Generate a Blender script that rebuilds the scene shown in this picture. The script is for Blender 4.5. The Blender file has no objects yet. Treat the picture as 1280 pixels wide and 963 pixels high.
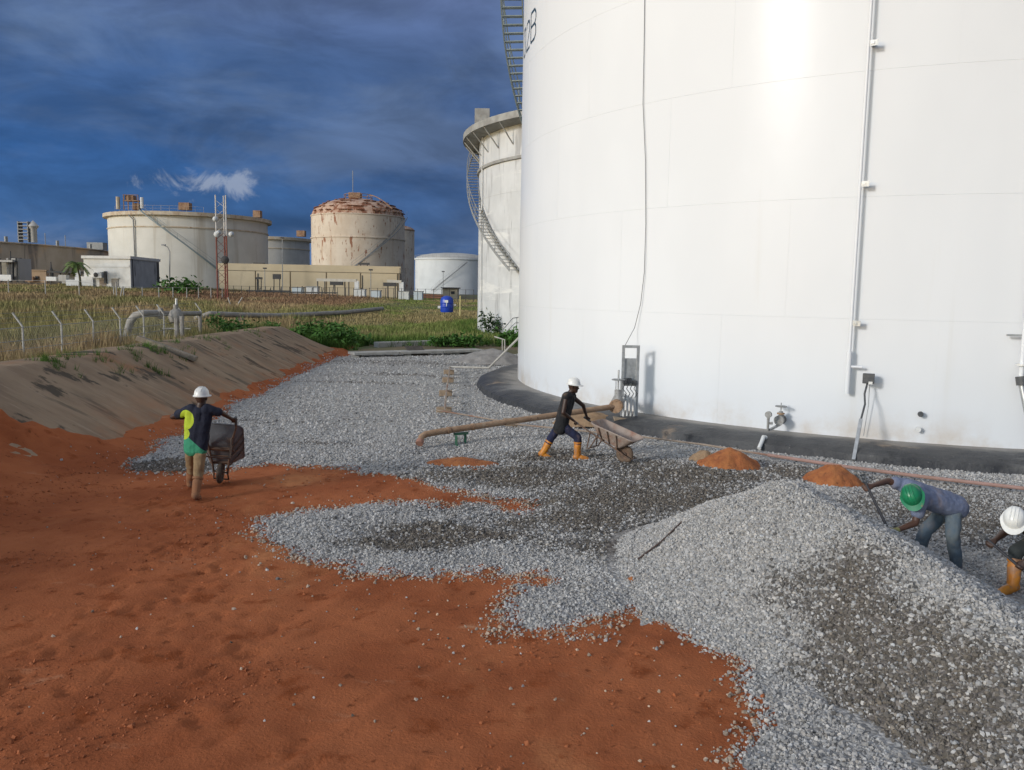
import bpy, bmesh, math, random
import numpy as np
from mathutils import Vector, Matrix, Quaternion

random.seed(7)
RNG = np.random.default_rng(11)
scene = bpy.context.scene
COL = scene.collection
PI = math.pi
R = math.radians

# ------------------------------------------------------------------ camera
CAM_F, CAM_H = 1030.0, 3.4                 # focal length in px of a 1280 px wide picture, eye height
_p = math.atan((481.5 - 365.0) / CAM_F)
_t = R(0.94)
FWD = Vector((0, math.cos(_p), -math.sin(_p)))
_r0 = Vector((1, 0, 0)); _u0 = Vector((0, math.sin(_p), math.cos(_p)))
RIGHT = math.cos(_t) * _r0 + math.sin(_t) * _u0
UP = math.cos(_t) * _u0 - math.sin(_t) * _r0
EYE = Vector((0, 0, CAM_H))
cam = bpy.data.cameras.new('camera')
cam.sensor_fit = 'HORIZONTAL'; cam.sensor_width = 36.0
cam.lens = CAM_F / 1280.0 * 36.0
cam.clip_start = 0.1; cam.clip_end = 5000
camo = bpy.data.objects.new('camera', cam); COL.objects.link(camo)
m = Matrix.Identity(4)
for i in range(3):
    m[i][0] = RIGHT[i]; m[i][1] = UP[i]; m[i][2] = -FWD[i]; m[i][3] = EYE[i]
camo.matrix_world = m
scene.camera = camo

# ------------------------------------------------------------------ light
SUN_DIR = Vector((-0.753, -0.591, 0.288)).normalized()
w = bpy.data.worlds.new('World'); scene.world = w; w.use_nodes = True
nt = w.node_tree; N = nt.nodes; L = nt.links
for n in list(N): N.remove(n)
out = N.new('ShaderNodeOutputWorld')
sky = N.new('ShaderNodeTexSky'); sky.sky_type = 'NISHITA'; sky.sun_disc = False
sky.sun_elevation = math.asin(SUN_DIR.z)
sky.sun_rotation = math.atan2(SUN_DIR.x, SUN_DIR.y) % (2 * PI)
sky.air_density = 1.0; sky.dust_density = 0.4
bg1 = N.new('ShaderNodeBackground'); bg1.inputs[1].default_value = 0.15
L.new(sky.outputs[0], bg1.inputs[0])
tc = N.new('ShaderNodeTexCoord')
def vm(op, a=None, b=None):
    n = N.new('ShaderNodeVectorMath'); n.operation = op
    for i, v in enumerate((a, b)):
        if v is None: continue
        if isinstance(v, (tuple, list)): n.inputs[i].default_value = v
        else: L.new(v, n.inputs[i])
    return n
def mm(op, a=None, b=None, c=None, clamp=False):
    n = N.new('ShaderNodeMath'); n.operation = op; n.use_clamp = clamp
    for i, v in enumerate((a, b, c)):
        if v is None: continue
        if isinstance(v, (int, float)): n.inputs[i].default_value = v
        else: L.new(v, n.inputs[i])
    return n.outputs[0]
def sstep(v, a, b, to0=0.0, to1=1.0):
    n = N.new('ShaderNodeMapRange'); n.interpolation_type = 'SMOOTHSTEP'
    n.inputs['From Min'].default_value = a; n.inputs['From Max'].default_value = b
    n.inputs['To Min'].default_value = to0; n.inputs['To Max'].default_value = to1
    L.new(v, n.inputs['Value']); return n.outputs['Result']
def cramp(v, stops):
    n = N.new('ShaderNodeValToRGB'); e = n.color_ramp.elements
    while len(e) < len(stops): e.new(0.5)
    for el, (p, c) in zip(e, stops): el.position = p; el.color = (*c, 1)
    L.new(v, n.inputs[0]); return n.outputs[0]
def cmix(f, a, b, mode='MIX'):
    n = N.new('ShaderNodeMix'); n.data_type = 'RGBA'; n.blend_type = mode
    for s, v in ((n.inputs[0], f), (n.inputs[6], a), (n.inputs[7], b)):
        if isinstance(v, (int, float)): s.default_value = v
        elif isinstance(v, tuple): s.default_value = (*v, 1)
        else: L.new(v, s)
    return n.outputs[2]
dirv = vm('NORMALIZE', tc.outputs['Generated']).outputs[0]
sx = N.new('ShaderNodeSeparateXYZ'); L.new(dirv, sx.inputs[0])
def noise(vec, sc, detail=6, rough=0.55, dist=0.0):
    n = N.new('ShaderNodeTexNoise'); L.new(vec, n.inputs['Vector'])
    n.inputs['Scale'].default_value = sc; n.inputs['Detail'].default_value = detail
    n.inputs['Roughness'].default_value = rough; n.inputs['Distortion'].default_value = dist
    return n.outputs['Fac']
# storm bank: colour by height over the horizon, torn by wide slanting cloud noise
stretch = N.new('ShaderNodeMapping'); L.new(dirv, stretch.inputs[0])
stretch.inputs['Rotation'].default_value = (0, R(24), 0); stretch.inputs['Scale'].default_value = (1.0, 1.0, 2.6)
n1 = noise(stretch.outputs[0], 3.3, 7, 0.55, 0.35)
n2 = noise(stretch.outputs[0], 9.0, 6, 0.6, 0.2)
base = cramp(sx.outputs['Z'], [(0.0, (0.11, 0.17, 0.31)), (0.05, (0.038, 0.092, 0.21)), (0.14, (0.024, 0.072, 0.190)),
                               (0.25, (0.040, 0.080, 0.180)), (0.36, (0.085, 0.115, 0.22)), (0.7, (0.46, 0.47, 0.49)), (1.0, (0.56, 0.57, 0.59))])  # overhead stops, out of view, brightened to add ambient light on the ground
wisps = sstep(mm('ADD', mm('MULTIPLY', n1, 0.8), mm('MULTIPLY', n2, 0.22)), 0.46, 0.66)
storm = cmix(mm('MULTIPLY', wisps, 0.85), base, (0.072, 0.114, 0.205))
east = sstep(sx.outputs['X'], -0.35, 0.15)
storm = cmix(mm('MULTIPLY', east, 0.34), storm, (0.10, 0.145, 0.27))
# one small sun-lit cloud and pale banks low over the horizon
cdir = Vector(FWD + RIGHT * ((268 - 640) / CAM_F) - UP * ((228 - 481.5) / CAM_F)).normalized()
dv = vm('SUBTRACT', dirv, tuple(cdir)).outputs[0]
dsc = vm('MULTIPLY', dv, (0.9, 0.9, 3.0)).outputs[0]
dl = vm('LENGTH', dsc).outputs['Value']
n3 = noise(dirv, 24, 8, 0.68, 0.6)
puff = sstep(mm('SUBTRACT', mm('ADD', mm('MULTIPLY', n3, 0.19), -0.066), dl), -0.024, 0.020)
nb_ = noise(stretch.outputs[0], 2.1, 5, 0.5, 0.6); dk = mm('MULTIPLY', sstep(nb_, 0.34, 0.64, 0.58, 1.08), sstep(noise(stretch.outputs[0], 6.5, 6, 0.6, 0.5), 0.30, 0.70, 0.80, 1.22))
storm = vm('SCALE', storm).outputs[0]; L.new(dk, storm.node.inputs['Scale'])
storm = cmix(mm('MULTIPLY', puff, 0.72), storm, (0.24, 0.28, 0.36))
n4 = noise(stretch.outputs[0], 14, 6, 0.6, 0.3)
low = mm('MULTIPLY', sstep(sx.outputs['Z'], 0.085, 0.02), sstep(n4, 0.42, 0.68))
storm = cmix(mm('MULTIPLY', low, 0.65), storm, (0.13, 0.18, 0.29))
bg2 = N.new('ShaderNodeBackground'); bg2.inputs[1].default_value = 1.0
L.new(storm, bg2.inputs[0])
ah = vm('DOT_PRODUCT', dirv, tuple(Vector((-SUN_DIR.x, -SUN_DIR.y, 0)).normalized()))
bank = sstep(mm('ADD', ah.outputs['Value'], mm('MULTIPLY', mm('SUBTRACT', n1, 0.5), 0.4)), -0.85, -0.25)
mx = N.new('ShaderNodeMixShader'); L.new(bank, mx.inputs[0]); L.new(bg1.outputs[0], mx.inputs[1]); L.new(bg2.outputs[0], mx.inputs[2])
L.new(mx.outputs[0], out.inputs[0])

sl = bpy.data.lights.new('sun', 'SUN'); sl.energy = 1.3; sl.angle = R(8.5); sl.color = (1.0, 0.97, 0.93)
so = bpy.data.objects.new('sun', sl); COL.objects.link(so)
so.rotation_euler = SUN_DIR.to_track_quat('Z', 'Y').to_euler(); so.location = SUN_DIR * 60

scene.view_settings.view_transform = 'Standard'; scene.view_settings.look = 'None'
scene.view_settings.exposure = 0.52; scene.view_settings.gamma = 1.0
scene.view_settings.use_curve_mapping = False

# ------------------------------------------------------------------ helpers: picture rays, noise, height fields
def ray(px, py): return FWD + RIGHT * ((px - 640) / CAM_F) - UP * ((py - 481.5) / CAM_F)
def G(px, py, z=0.0):
    d = ray(px, py); return EYE + d * ((z - CAM_H) / d.z)
def D(px, py, Y):
    d = ray(px, py); return EYE + d * (Y / d.y)
def cylhit(px, py, cx, cy, rad):
    d = ray(px, py); A = d.x ** 2 + d.y ** 2; B = -2 * (d.x * cx + d.y * cy); C = cx * cx + cy * cy - rad * rad
    t = (-B - math.sqrt(max(B * B - 4 * A * C, 0))) / (2 * A); return EYE + d * t

def _hash(ix, iy, seed):
    h = (ix.astype(np.int64) * 374761393 + iy.astype(np.int64) * 668265263 + seed * 974634777) & 0x7fffffff
    h = ((h ^ (h >> 13)) * 1274126177) & 0x7fffffff
    return ((h ^ (h >> 16)) & 0xffff) / 65535.0
def vnoise(x, y, seed=0):
    x = np.asarray(x, float); y = np.asarray(y, float)
    ix = np.floor(x); iy = np.floor(y); fx = x - ix; fy = y - iy
    fx = fx * fx * (3 - 2 * fx); fy = fy * fy * (3 - 2 * fy)
    a = _hash(ix, iy, seed); b = _hash(ix + 1, iy, seed); c = _hash(ix, iy + 1, seed); d = _hash(ix + 1, iy + 1, seed)
    return (a * (1 - fx) + b * fx) * (1 - fy) + (c * (1 - fx) + d * fx) * fy
def fbm(x, y, seed=0, oct=4, gain=0.5):
    s = 0; amp = 1; tot = 0
    for o in range(oct):
        s = s + amp * vnoise(np.asarray(x) * 2 ** o + o * 17.3, np.asarray(y) * 2 ** o + o * 9.1, seed + o); tot += amp; amp *= gain
    return s / tot
def ss(v, a, b):
    t = np.clip((np.asarray(v, float) - a) / (b - a), 0, 1); return t * t * (3 - 2 * t)
def poly_sd(x, y, poly):                      # signed distance, positive inside
    P = np.asarray(poly, float); x = np.asarray(x, float); y = np.asarray(y, float)
    best = np.full(x.shape, 1e9); ins = np.zeros(x.shape, bool)
    for i in range(len(P)):
        ax, ay = P[i]; bx_, by_ = P[(i + 1) % len(P)]
        ex, ey = bx_ - ax, by_ - ay; l2 = ex * ex + ey * ey + 1e-12
        t = np.clip(((x - ax) * ex + (y - ay) * ey) / l2, 0, 1)
        best = np.minimum(best, np.hypot(x - ax - t * ex, y - ay - t * ey))
        c = ((ay > y) != (by_ > y)); xi = ax + (y - ay) * ex / (ey if abs(ey) > 1e-12 else 1e-12)
        ins ^= c & (x < xi)
    return np.where(ins, best, -best)
def P2(lst): return [tuple(G(a, b).xy) for a, b in lst]

TCX, TCY, TR, TZ = 13.914, 30.762, 13.71, 0.23       # the big white tank

def field_z(x, y):                                    # grassland outside the bunded yard
    x = np.asarray(x, float); y = np.asarray(y, float)
    z = 0.15 + 1.95 * ss(y, 46, 112) + 1.0 * ss(-x, 18, 55) * ss(y, 45, 95)
    z = z + 0.25 * (fbm(x * .12, y * .12, 3) - .5)
    yard = ss(x, -13.5, -9.5) * ss(-y, -44.5, -43.0)
    return z * (1 - yard) + (-0.12) * yard
def bund_prof(y):                                     # foot x, crest x, crest z
    y = np.asarray(y, float); fx = -7.65 - 0.031 * y
    return fx, fx - 2.85, 1.72 - 0.006 * np.maximum(y, 0)
def bund_z(x, y):
    fx, cx, cz = bund_prof(y); x = np.asarray(x, float)
    cz = cz * (1 - ss(y, 42.0, 47.5))
    up = np.clip((fx + 0.25 - x) / (fx + 0.25 - cx), 0, 1); up = up * cz
    dn = np.clip((x - (cx - 4.2)) / 3.2, 0, 1) * cz
    z = np.minimum(up, dn)
    z = z + 0.05 * (fbm(x * .5, np.asarray(y) * .5, 5) - .5) * ss(z, 0.1, .6)
    return z - 0.02
HRIDGE = [(2.55, 10.75, .45), (3.0, 10.3, .84), (3.4, 9.85, 1.12), (3.8, 8.7, .97), (4.1, 7.4, .80), (4.4, 6.0, .70), (4.65, 4.4, .66), (4.8, 2.4, .6)]
def heap_z(x, y):
    x = np.asarray(x, float); y = np.asarray(y, float); z = np.full(np.broadcast(x, y).shape, -1.0)
    for (ax, ay, az), (bx_, by_, bz) in zip(HRIDGE[:-1], HRIDGE[1:]):
        ex, ey = bx_ - ax, by_ - ay; l2 = ex * ex + ey * ey
        t = np.clip(((x - ax) * ex + (y - ay) * ey) / l2, 0, 1)
        d = np.hypot(x - ax - t * ex, y - ay - t * ey)
        hz = az + (bz - az) * t + .175
        zz = hz - .60 * np.sqrt(d * d + .10)
        e_ = np.exp(-np.maximum(d - (hz - .16) / .6, 0) * 3.2); toe = .16 * e_ - .06 * (1 - e_)
        z = np.maximum(z, np.where(zz > .16, zz, np.maximum(zz, np.minimum(.16, toe))))
    n = (fbm(x * 1.3, y * 1.3, 21) - .5) * .16 + (fbm(x * 5, y * 5, 22) - .5) * .04
    return z + n * ss(z, -.05, .3)

GRAVEL = P2([(165, 588), (185, 566), (235, 538), (300, 503), (360, 472), (412, 449), (440, 444), (600, 441), (645, 441)]) + \
    [(4, 47), (32, 47), (32, 2.5), (1.3, 2.5)] + \
    P2([(950, 963), (955, 900), (938, 835), (850, 785), (790, 752), (770, 768), (700, 792), (625, 800), (600, 790), (640, 765), (660, 740),
        (672, 718), (600, 714), (520, 716), (440, 712), (380, 705), (335, 692), (312, 668), (325, 648), (390, 636), (480, 628), (560, 632),
        (610, 628), (560, 606), (480, 594), (420, 587), (340, 582), (290, 588), (240, 594)])
HOLES = [(G(635, 635), .16), (G(578, 577), .34), (G(668, 728), .15), (G(575, 614), .12)]
def gravel_sd(x, y):
    sd = poly_sd(x, y, GRAVEL)
    for c, r in HOLES: sd = np.minimum(sd, np.hypot((x - c.x), (y - c.y) * .7) - r)
    return sd
def soil_z(x, y):
    x = np.asarray(x, float); y = np.asarray(y, float)
    z = (fbm(x * .35, y * .35, 31) - .5) * .06 + (fbm(x * 2.2, y * 2.2, 32) - .5) * .045
    z = z + (fbm(x * 9, y * 9, 33, 3) - .5) * .022
    for off, dx, dy, wd, dp in ((-3.1, .62, .78, .13, .022), (-1.5, .62, .78, .13, .022), (-5.4, .5, .87, .12, .03), (-4.0, .5, .87, .12, .03), (.9, .66, .75, .10, .016)):
        u = x * dy - y * dx * .5 - off + .25 * (fbm(x * .3, y * .3, 35) - .5)       # old wheel ruts
        dp = dp * .6; z = z - dp * np.exp(-(u / wd) ** 2) * (0.5 + vnoise(x * 1.1, y * 1.1, 37)) + dp * .5 * np.exp(-((np.abs(u) - 2.0 * wd) / (wd * .6)) ** 2)
    z = z - .10 * ss(-(np.hypot(x - TCX, y - TCY) - TR - 1.5), -4.0, -1.5)
    for i in range(16):                                # drag marks and old tyre edges
        r_ = random.Random(500 + i); a_ = r_.uniform(.45, .8); ox, oy = r_.uniform(-6, 2), r_.uniform(5, 12); ln = r_.uniform(.8, 2.6)
        dx, dy = math.sin(a_), math.cos(a_); u = (x - ox) * dx + (y - oy) * dy; v_ = (x - ox) * dy - (y - oy) * dx + .06 * np.sin(u * 1.7 + i)
        z = z + r_.choice((-.018, -.014, .012)) * np.exp(-(v_ / .06) ** 2) * ss(ln - np.abs(u), 0, .4) * (.4 + vnoise(x * 3, y * 3, 70 + i))
    if np.ndim(z) == 2:                                # trodden paths: single boot prints
        r_ = random.Random(77)
        for i in range(130):
            t = r_.random(); px_ = -5.4 + r_.gauss(0, .5) + 3.6 * t * r_.choice((1, .4)); py2 = 13.2 - 8.0 * t + r_.gauss(0, .35); a_ = r_.gauss(.2, .35)
            m = (np.abs(x - px_) < .3) & (np.abs(y - py2) < .3)
            if m.any():
                u = (x[m] - px_) * math.sin(a_) + (y[m] - py2) * math.cos(a_); v_ = (x[m] - px_) * math.cos(a_) - (y[m] - py2) * math.sin(a_)
                e = (u / .15) ** 2 + (v_ / .06) ** 2; z[m] += -.020 * np.exp(-e ** 2) + .012 * np.exp(-((np.sqrt(e) - 1.35) / .3) ** 2)
    fx, cx, cz = bund_prof(y); near = 1 - ss(y, 13.0, 17.2)
    k = 2.1 * near + .45 + .5 * (fbm(y * .35, x * .0 + 3., 41) - .5)        # spill of soil against the bund foot
    s = np.clip((fx + .35 + k * .45 - x) / (k), 0, 1.6)
    z = z + s * s * (.09 + .66 * near) * (0.7 + .9 * (fbm(x * 1.3, y * 1.1, 43, 5, .6) - .3))
    return z
def surf(x, y):
    return max(float(soil_z(x, y)) if x > -11 and y < 46 else -9, float(bund_z(x, y)), float(heap_z(x, y)), float(field_z(x, y)) if (x < -11 or y > 44) else -9)
def S(px, py, t0=3.0, t1=160.0):
    d = ray(px, py); t = t0
    while t < t1:
        p = EYE + d * t
        if p.z <= surf(p.x, p.y): break
        t += .04 + t * .002
    p = EYE + d * t; p.z = surf(p.x, p.y); return p

# ------------------------------------------------------------------ helpers: materials
MATS = {}
def mat(name, c1, c2=None, scale=3.0, rough=.8, bump=0.0, bscale=30.0, metal=0.0, stretch=(1, 1, 1), lo=.35, hi=.65, stains=None, coat=0.0, spec=.5, attr=None, detail=5.0):
    """noise-mixed principled material; stains = [(colour, scale, stretch, lo, hi)]"""
    if name in MATS: return MATS[name]
    mt = bpy.data.materials.new(name); mt.use_nodes = True; t = mt.node_tree; n = t.nodes; l = t.links
    b = n['Principled BSDF']; b.inputs['Roughness'].default_value = rough; b.inputs['Metallic'].default_value = metal
    b.inputs['Specular IOR Level'].default_value = spec
    if coat: b.inputs['Coat Weight'].default_value = coat; b.inputs['Coat Roughness'].default_value = .12
    c = n.new('ShaderNodeTexCoord')
    def nz(sc_, st, det=detail):
        mp = n.new('ShaderNodeMapping'); mp.inputs['Scale'].default_value = st; l.new(c.outputs['Object'], mp.inputs[0])
        q = n.new('ShaderNodeTexNoise'); q.inputs['Scale'].default_value = sc_; q.inputs['Detail'].default_value = det; q.inputs['Roughness'].default_value = .6
        l.new(mp.outputs[0], q.inputs['Vector']); return q.outputs['Fac']
    def rng(v, a, bb):
        q = n.new('ShaderNodeMapRange'); q.interpolation_type = 'SMOOTHSTEP'; q.inputs['From Min'].default_value = a; q.inputs['From Max'].default_value = bb
        l.new(v, q.inputs['Value']); return q.outputs['Result']
    def mix(f, a, bb):
        q = n.new('ShaderNodeMix'); q.data_type = 'RGBA'; l.new(f, q.inputs[0])
        for s_, v in ((q.inputs[6], a), (q.inputs[7], bb)):
            if isinstance(v, tuple): s_.default_value = (*v, 1)
            else: l.new(v, s_)
        return q.outputs[2]
    col = mix(rng(nz(scale, stretch), lo, hi), c1, c2 if c2 else tuple(x * .8 for x in c1))
    for (sc_, s_s, s_st, a, bb) in (stains or []):
        col = mix(rng(nz(s_s, s_st, 8), a, bb), col, sc_)
    if attr:
        at = n.new('ShaderNodeAttribute'); at.attribute_name = attr[0]; at.attribute_type = attr[1]; col = at.outputs['Color']
    l.new(col, b.inputs['Base Color'])
    if bump:
        bp = n.new('ShaderNodeBump'); bp.inputs['Strength'].default_value = 1.0; bp.inputs['Distance'].default_value = bump
        l.new(nz(bscale, stretch, 6), bp.inputs['Height']); l.new(bp.outputs[0], b.inputs['Normal'])
    MATS[name] = mt; return mt

def base_splash(mt, z0, z1, colr):
    t = mt.node_tree; n = t.nodes; l = t.links; b = n['Principled BSDF']; src = b.inputs['Base Color'].links[0].from_socket
    c = n.new('ShaderNodeTexCoord'); sp = n.new('ShaderNodeSeparateXYZ'); l.new(c.outputs['Object'], sp.inputs[0])
    q = n.new('ShaderNodeTexNoise'); q.inputs['Scale'].default_value = .7; q.inputs['Detail'].default_value = 7; q.inputs['Roughness'].default_value = .65; l.new(c.outputs['Object'], q.inputs['Vector'])
    r_ = n.new('ShaderNodeMapRange'); r_.interpolation_type = 'SMOOTHSTEP'; r_.inputs['From Min'].default_value = z1; r_.inputs['From Max'].default_value = z0; l.new(sp.outputs['Z'], r_.inputs['Value'])
    r2 = n.new('ShaderNodeMapRange'); r2.interpolation_type = 'SMOOTHSTEP'; r2.inputs['From Min'].default_value = .40; r2.inputs['From Max'].default_value = .72; r2.inputs['To Max'].default_value = .8; l.new(q.outputs['Fac'], r2.inputs['Value'])
    mu = n.new('ShaderNodeMath'); mu.operation = 'MULTIPLY'; l.new(r_.outputs[0], mu.inputs[0]); l.new(r2.outputs[0], mu.inputs[1])
    mx_ = n.new('ShaderNodeMix'); mx_.data_type = 'RGBA'; l.new(mu.outputs[0], mx_.inputs[0]); l.new(src, mx_.inputs[6]); mx_.inputs[7].default_value = (*colr, 1); l.new(mx_.outputs[2], b.inputs['Base Color'])

# ------------------------------------------------------------------ helpers: meshes and objects
def origin_of(o):
    v = Vector((0, 0, 0))
    while o: v += o.location; o = o.parent
    return v
def props(o, label=None, cat=None, group=None, kind=None):
    for k, v in (('label', label), ('category', cat), ('group', group), ('kind', kind)):
        if v: o[k] = v
    return o
def empty(name, loc, label, cat, group=None):
    o = bpy.data.objects.new(name, None); COL.objects.link(o); o.location = loc; o.empty_display_size = .2
    return props(o, label, cat, group)
def link(name, me, mt, parent=None, smooth=False):
    o = bpy.data.objects.new(name, me); COL.objects.link(o)
    if mt and not me.materials: me.materials.append(mt)
    if parent: o.parent = parent
    if smooth:
        me.polygons.foreach_set('use_smooth', [True] * len(me.polygons))
    return o
def grid_mesh(name, xs, ys, zf):
    X, Y = np.meshgrid(xs, ys); Z = zf(X, Y); v = np.stack([X, Y, Z], -1).reshape(-1, 3)
    nx, ny = len(xs), len(ys); i = np.arange(nx * ny).reshape(ny, nx)
    q = np.stack([i[:-1, :-1], i[:-1, 1:], i[1:, 1:], i[1:, :-1]], -1).reshape(-1, 4)
    return np_mesh(name, v, q)
def np_mesh(name, v, f):
    v = np.asarray(v, np.float32); f = np.asarray(f, np.int32); k = f.shape[1]
    me = bpy.data.meshes.new(name); me.vertices.add(len(v)); me.vertices.foreach_set('co', v.ravel())
    me.loops.add(f.size); me.loops.foreach_set('vertex_index', f.ravel())
    me.polygons.add(len(f)); me.polygons.foreach_set('loop_start', np.arange(0, f.size, k, dtype=np.int32))
    try: me.polygons.foreach_set('loop_total', np.full(len(f), k, np.int32))
    except Exception: pass
    me.update(calc_edges=True); me.validate(); return me

class MB:
    def __init__(s): s.v = []; s.f = []
    def add(s, vs, fs):
        o = len(s.v); s.v += [Vector(x) for x in vs]; s.f += [tuple(i + o for i in f) for f in fs]; return s
    def box(s, c, size, rz=0, M=None):
        x, y, z = (k / 2 for k in size); ca, sa = math.cos(rz), math.sin(rz); vs = []
        for dz in (-z, z):
            for dx, dy in ((-x, -y), (x, -y), (x, y), (-x, y)):
                p = Vector((dx * ca - dy * sa, dx * sa + dy * ca, dz)); p = (M @ p if M else p); vs.append(Vector(c) + p)
        return s.add(vs, [(3, 2, 1, 0), (4, 5, 6, 7), (0, 1, 5, 4), (1, 2, 6, 5), (2, 3, 7, 6), (3, 0, 4, 7)])
    def beam(s, a, b, wd, ht, upv=(0, 0, 1)):
        a = Vector(a); b = Vector(b); d = (b - a).normalized(); sd = d.cross(Vector(upv))
        if sd.length < 1e-4: sd = d.cross(Vector((1, 0, 0)))
        sd.normalize(); u = sd.cross(d); vs = []
        for p in (a, b):
            for i, j in ((-1, -1), (1, -1), (1, 1), (-1, 1)): vs.append(p + sd * (i * wd / 2) + u * (j * ht / 2))
        return s.add(vs, [(3, 2, 1, 0), (4, 5, 6, 7), (0, 1, 5, 4), (1, 2, 6, 5), (2, 3, 7, 6), (3, 0, 4, 7)])
    def tube(s, pts, rad, n=10, caps=True):
        pts = [Vector(p) for p in pts]; rads = rad if isinstance(rad, (list, tuple)) else [rad] * len(pts)
        prev = None; rings = []; vs = []; fs = []
        for i, p in enumerate(pts):
            d = (pts[min(i + 1, len(pts) - 1)] - pts[max(i - 1, 0)])
            d = d.normalized() if d.length > 1e-9 else Vector((0, 0, 1))
            if prev is None:
                u = d.orthogonal().normalized()
            else:
                u = prev - d * prev.dot(d); u = u.normalized() if u.length > 1e-6 else d.orthogonal().normalized()
            prev = u; v2 = d.cross(u); rings.append(len(vs))
            for k in range(n):
                a = 2 * PI * k / n; vs.append(p + (u * math.cos(a) + v2 * math.sin(a)) * rads[i])
        for i in range(len(pts) - 1):
            for k in range(n):
                fs.append((i * n + k, i * n + (k + 1) % n, (i + 1) * n + (k + 1) % n, (i + 1) * n + k))
        if caps:
            fs.append(tuple(range(n - 1, -1, -1))); fs.append(tuple((len(pts) - 1) * n + k for k in range(n)))
        return s.add(vs, fs)
    def lathe(s, c, prof, n=48, a0=0, a1=2 * PI, axis=None):
        full = abs(a1 - a0 - 2 * PI) < 1e-6; cnt = n if full else n + 1; vs = []; fs = []
        q = Vector((0, 0, 1)).rotation_difference(Vector(axis).normalized()) if axis else None
        for k in range(cnt):
            a = a0 + (a1 - a0) * k / n
            for r_, z in prof:
                p = Vector((r_ * math.sin(a), r_ * math.cos(a), z)); vs.append(Vector(c) + (q @ p if q else p))
        mlen = len(prof)
        for k in range(n):
            k2 = (k + 1) % cnt
            for j in range(mlen - 1):
                fs.append((k * mlen + j, k * mlen + j + 1, k2 * mlen + j + 1, k2 * mlen + j))
        return s.add(vs, fs)
    def prism(s, poly, z0, z1):
        n = len(poly); vs = [(x, y, z0) for x, y in poly] + [(x, y, z1) for x, y in poly]
        return s.add(vs, [tuple(range(n - 1, -1, -1)), tuple(range(n, 2 * n))] + [(i, (i + 1) % n, n + (i + 1) % n, n + i) for i in range(n)])
    def build(s, name, mt, parent=None, smooth=False, local=False, at=None, bevel=0.0, recalc=True):
        off = Vector((0, 0, 0))
        if not local:
            off = origin_of(parent) if parent else (Vector(at) if at else Vector((0, 0, 0)))
        me = bpy.data.meshes.new(name); me.from_pydata([tuple(v - off) for v in s.v], [], s.f); me.update()
        if recalc:
            bm = bmesh.new(); bm.from_mesh(me); bmesh.ops.remove_doubles(bm, verts=bm.verts, dist=1e-5); bmesh.ops.recalc_face_normals(bm, faces=bm.faces); bm.to_mesh(me); bm.free()
        o = link(name, me, mt, parent)
        if smooth:
            me.polygons.foreach_set('use_smooth', [True] * len(me.polygons))
            try: me.set_sharp_from_angle(angle=R(38))
            except Exception: pass
        if not parent and at and not local: o.location = at
        if bevel:
            bv = o.modifiers.new('bevel', 'BEVEL'); bv.width = bevel; bv.segments = 2; bv.limit_method = 'ANGLE'
        return o
def copy_tree(o, parent=None):
    c = o.copy(); COL.objects.link(c); c.parent = parent
    for ch in list(o.children): copy_tree(ch, c)
    return c

# ================================================================== the setting
def spread(a, b, n, k=1.0):
    return a + (b - a) * (np.linspace(0, 1, n) ** k)
gx = np.concatenate([-spread(0, 500, 60, 2.2)[::-1] - 30.5, np.arange(-30, 30.1, .75), spread(0, 500, 60, 2.2) + 30.5])
gy = np.concatenate([np.arange(-40, 40, 4.0), np.arange(40, 60, .75), 60 + spread(0, 900, 110, 2.0)])
M_field = mat('field_earth', (.15, .105, .055), (.10, .095, .04), 0.35, .95, .05, 3, stains=[((.085, .11, .03), .12, (1, 1, 1), .48, .6), ((.20, .14, .08), .8, (1, 1, 1), .55, .7)])
props(link('ground', grid_mesh('ground', gx, gy, field_z), M_field, smooth=True), kind='structure')

M_bund = mat('bund_render', (.33, .245, .165), (.25, .18, .122), .9, .93, .03, 22, spec=.1, stretch=(.6, 1.6, .6),
             stains=[((.15, .12, .088), 1.0, (.35, 1.5, .35), .54, .66), ((.43, .34, .25), 2.2, (.3, 2.2, .3), .58, .75), ((.33, .17, .09), .5, (1, .7, 1), .56, .76), ((.10, .082, .062), .9, (.8, 1.2, .8), .57, .62)])
base_splash(M_bund, -.1, 1.0, (.40, .16, .07))
by_ = np.concatenate([np.arange(-6, 48, .22)])
bx = np.arange(-17.0, -7.0, .16)
props(link('bund', grid_mesh('bund', bx, by_, lambda X, Y: bund_z(X - .0, Y) - .02 - .6 * ss(-X, 14.6, 16.8)), M_bund, smooth=True), kind='structure')

# red laterite
M_soil = mat('red_laterite', (.39, .128, .052), (.29, .086, .034), .55, .95, .016, 34, spec=.08,
             stains=[((.50, .215, .09), .42, (1, .6, 1), .54, .74), ((.24, .065, .022), 2.0, (1, 1, 1), .56, .68), ((.54, .29, .165), 1.5, (.6, 1.3, 1), .62, .80), ((.18, .055, .022), 6.0, (1, 1, 1), .60, .70)])
sxs = np.concatenate([np.arange(-11.0, -7, .08), np.arange(-7, 4, .05), np.arange(4, 9, .2)]); sys_ = np.concatenate([np.arange(2.0, 4.4, .2), np.arange(4.4, 13, .045), np.arange(13, 20, .08), np.arange(20, 47, .16)])
props(link('red_soil', grid_mesh('red_soil', sxs, sys_, soil_z), M_soil, smooth=True), kind='structure')

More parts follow.
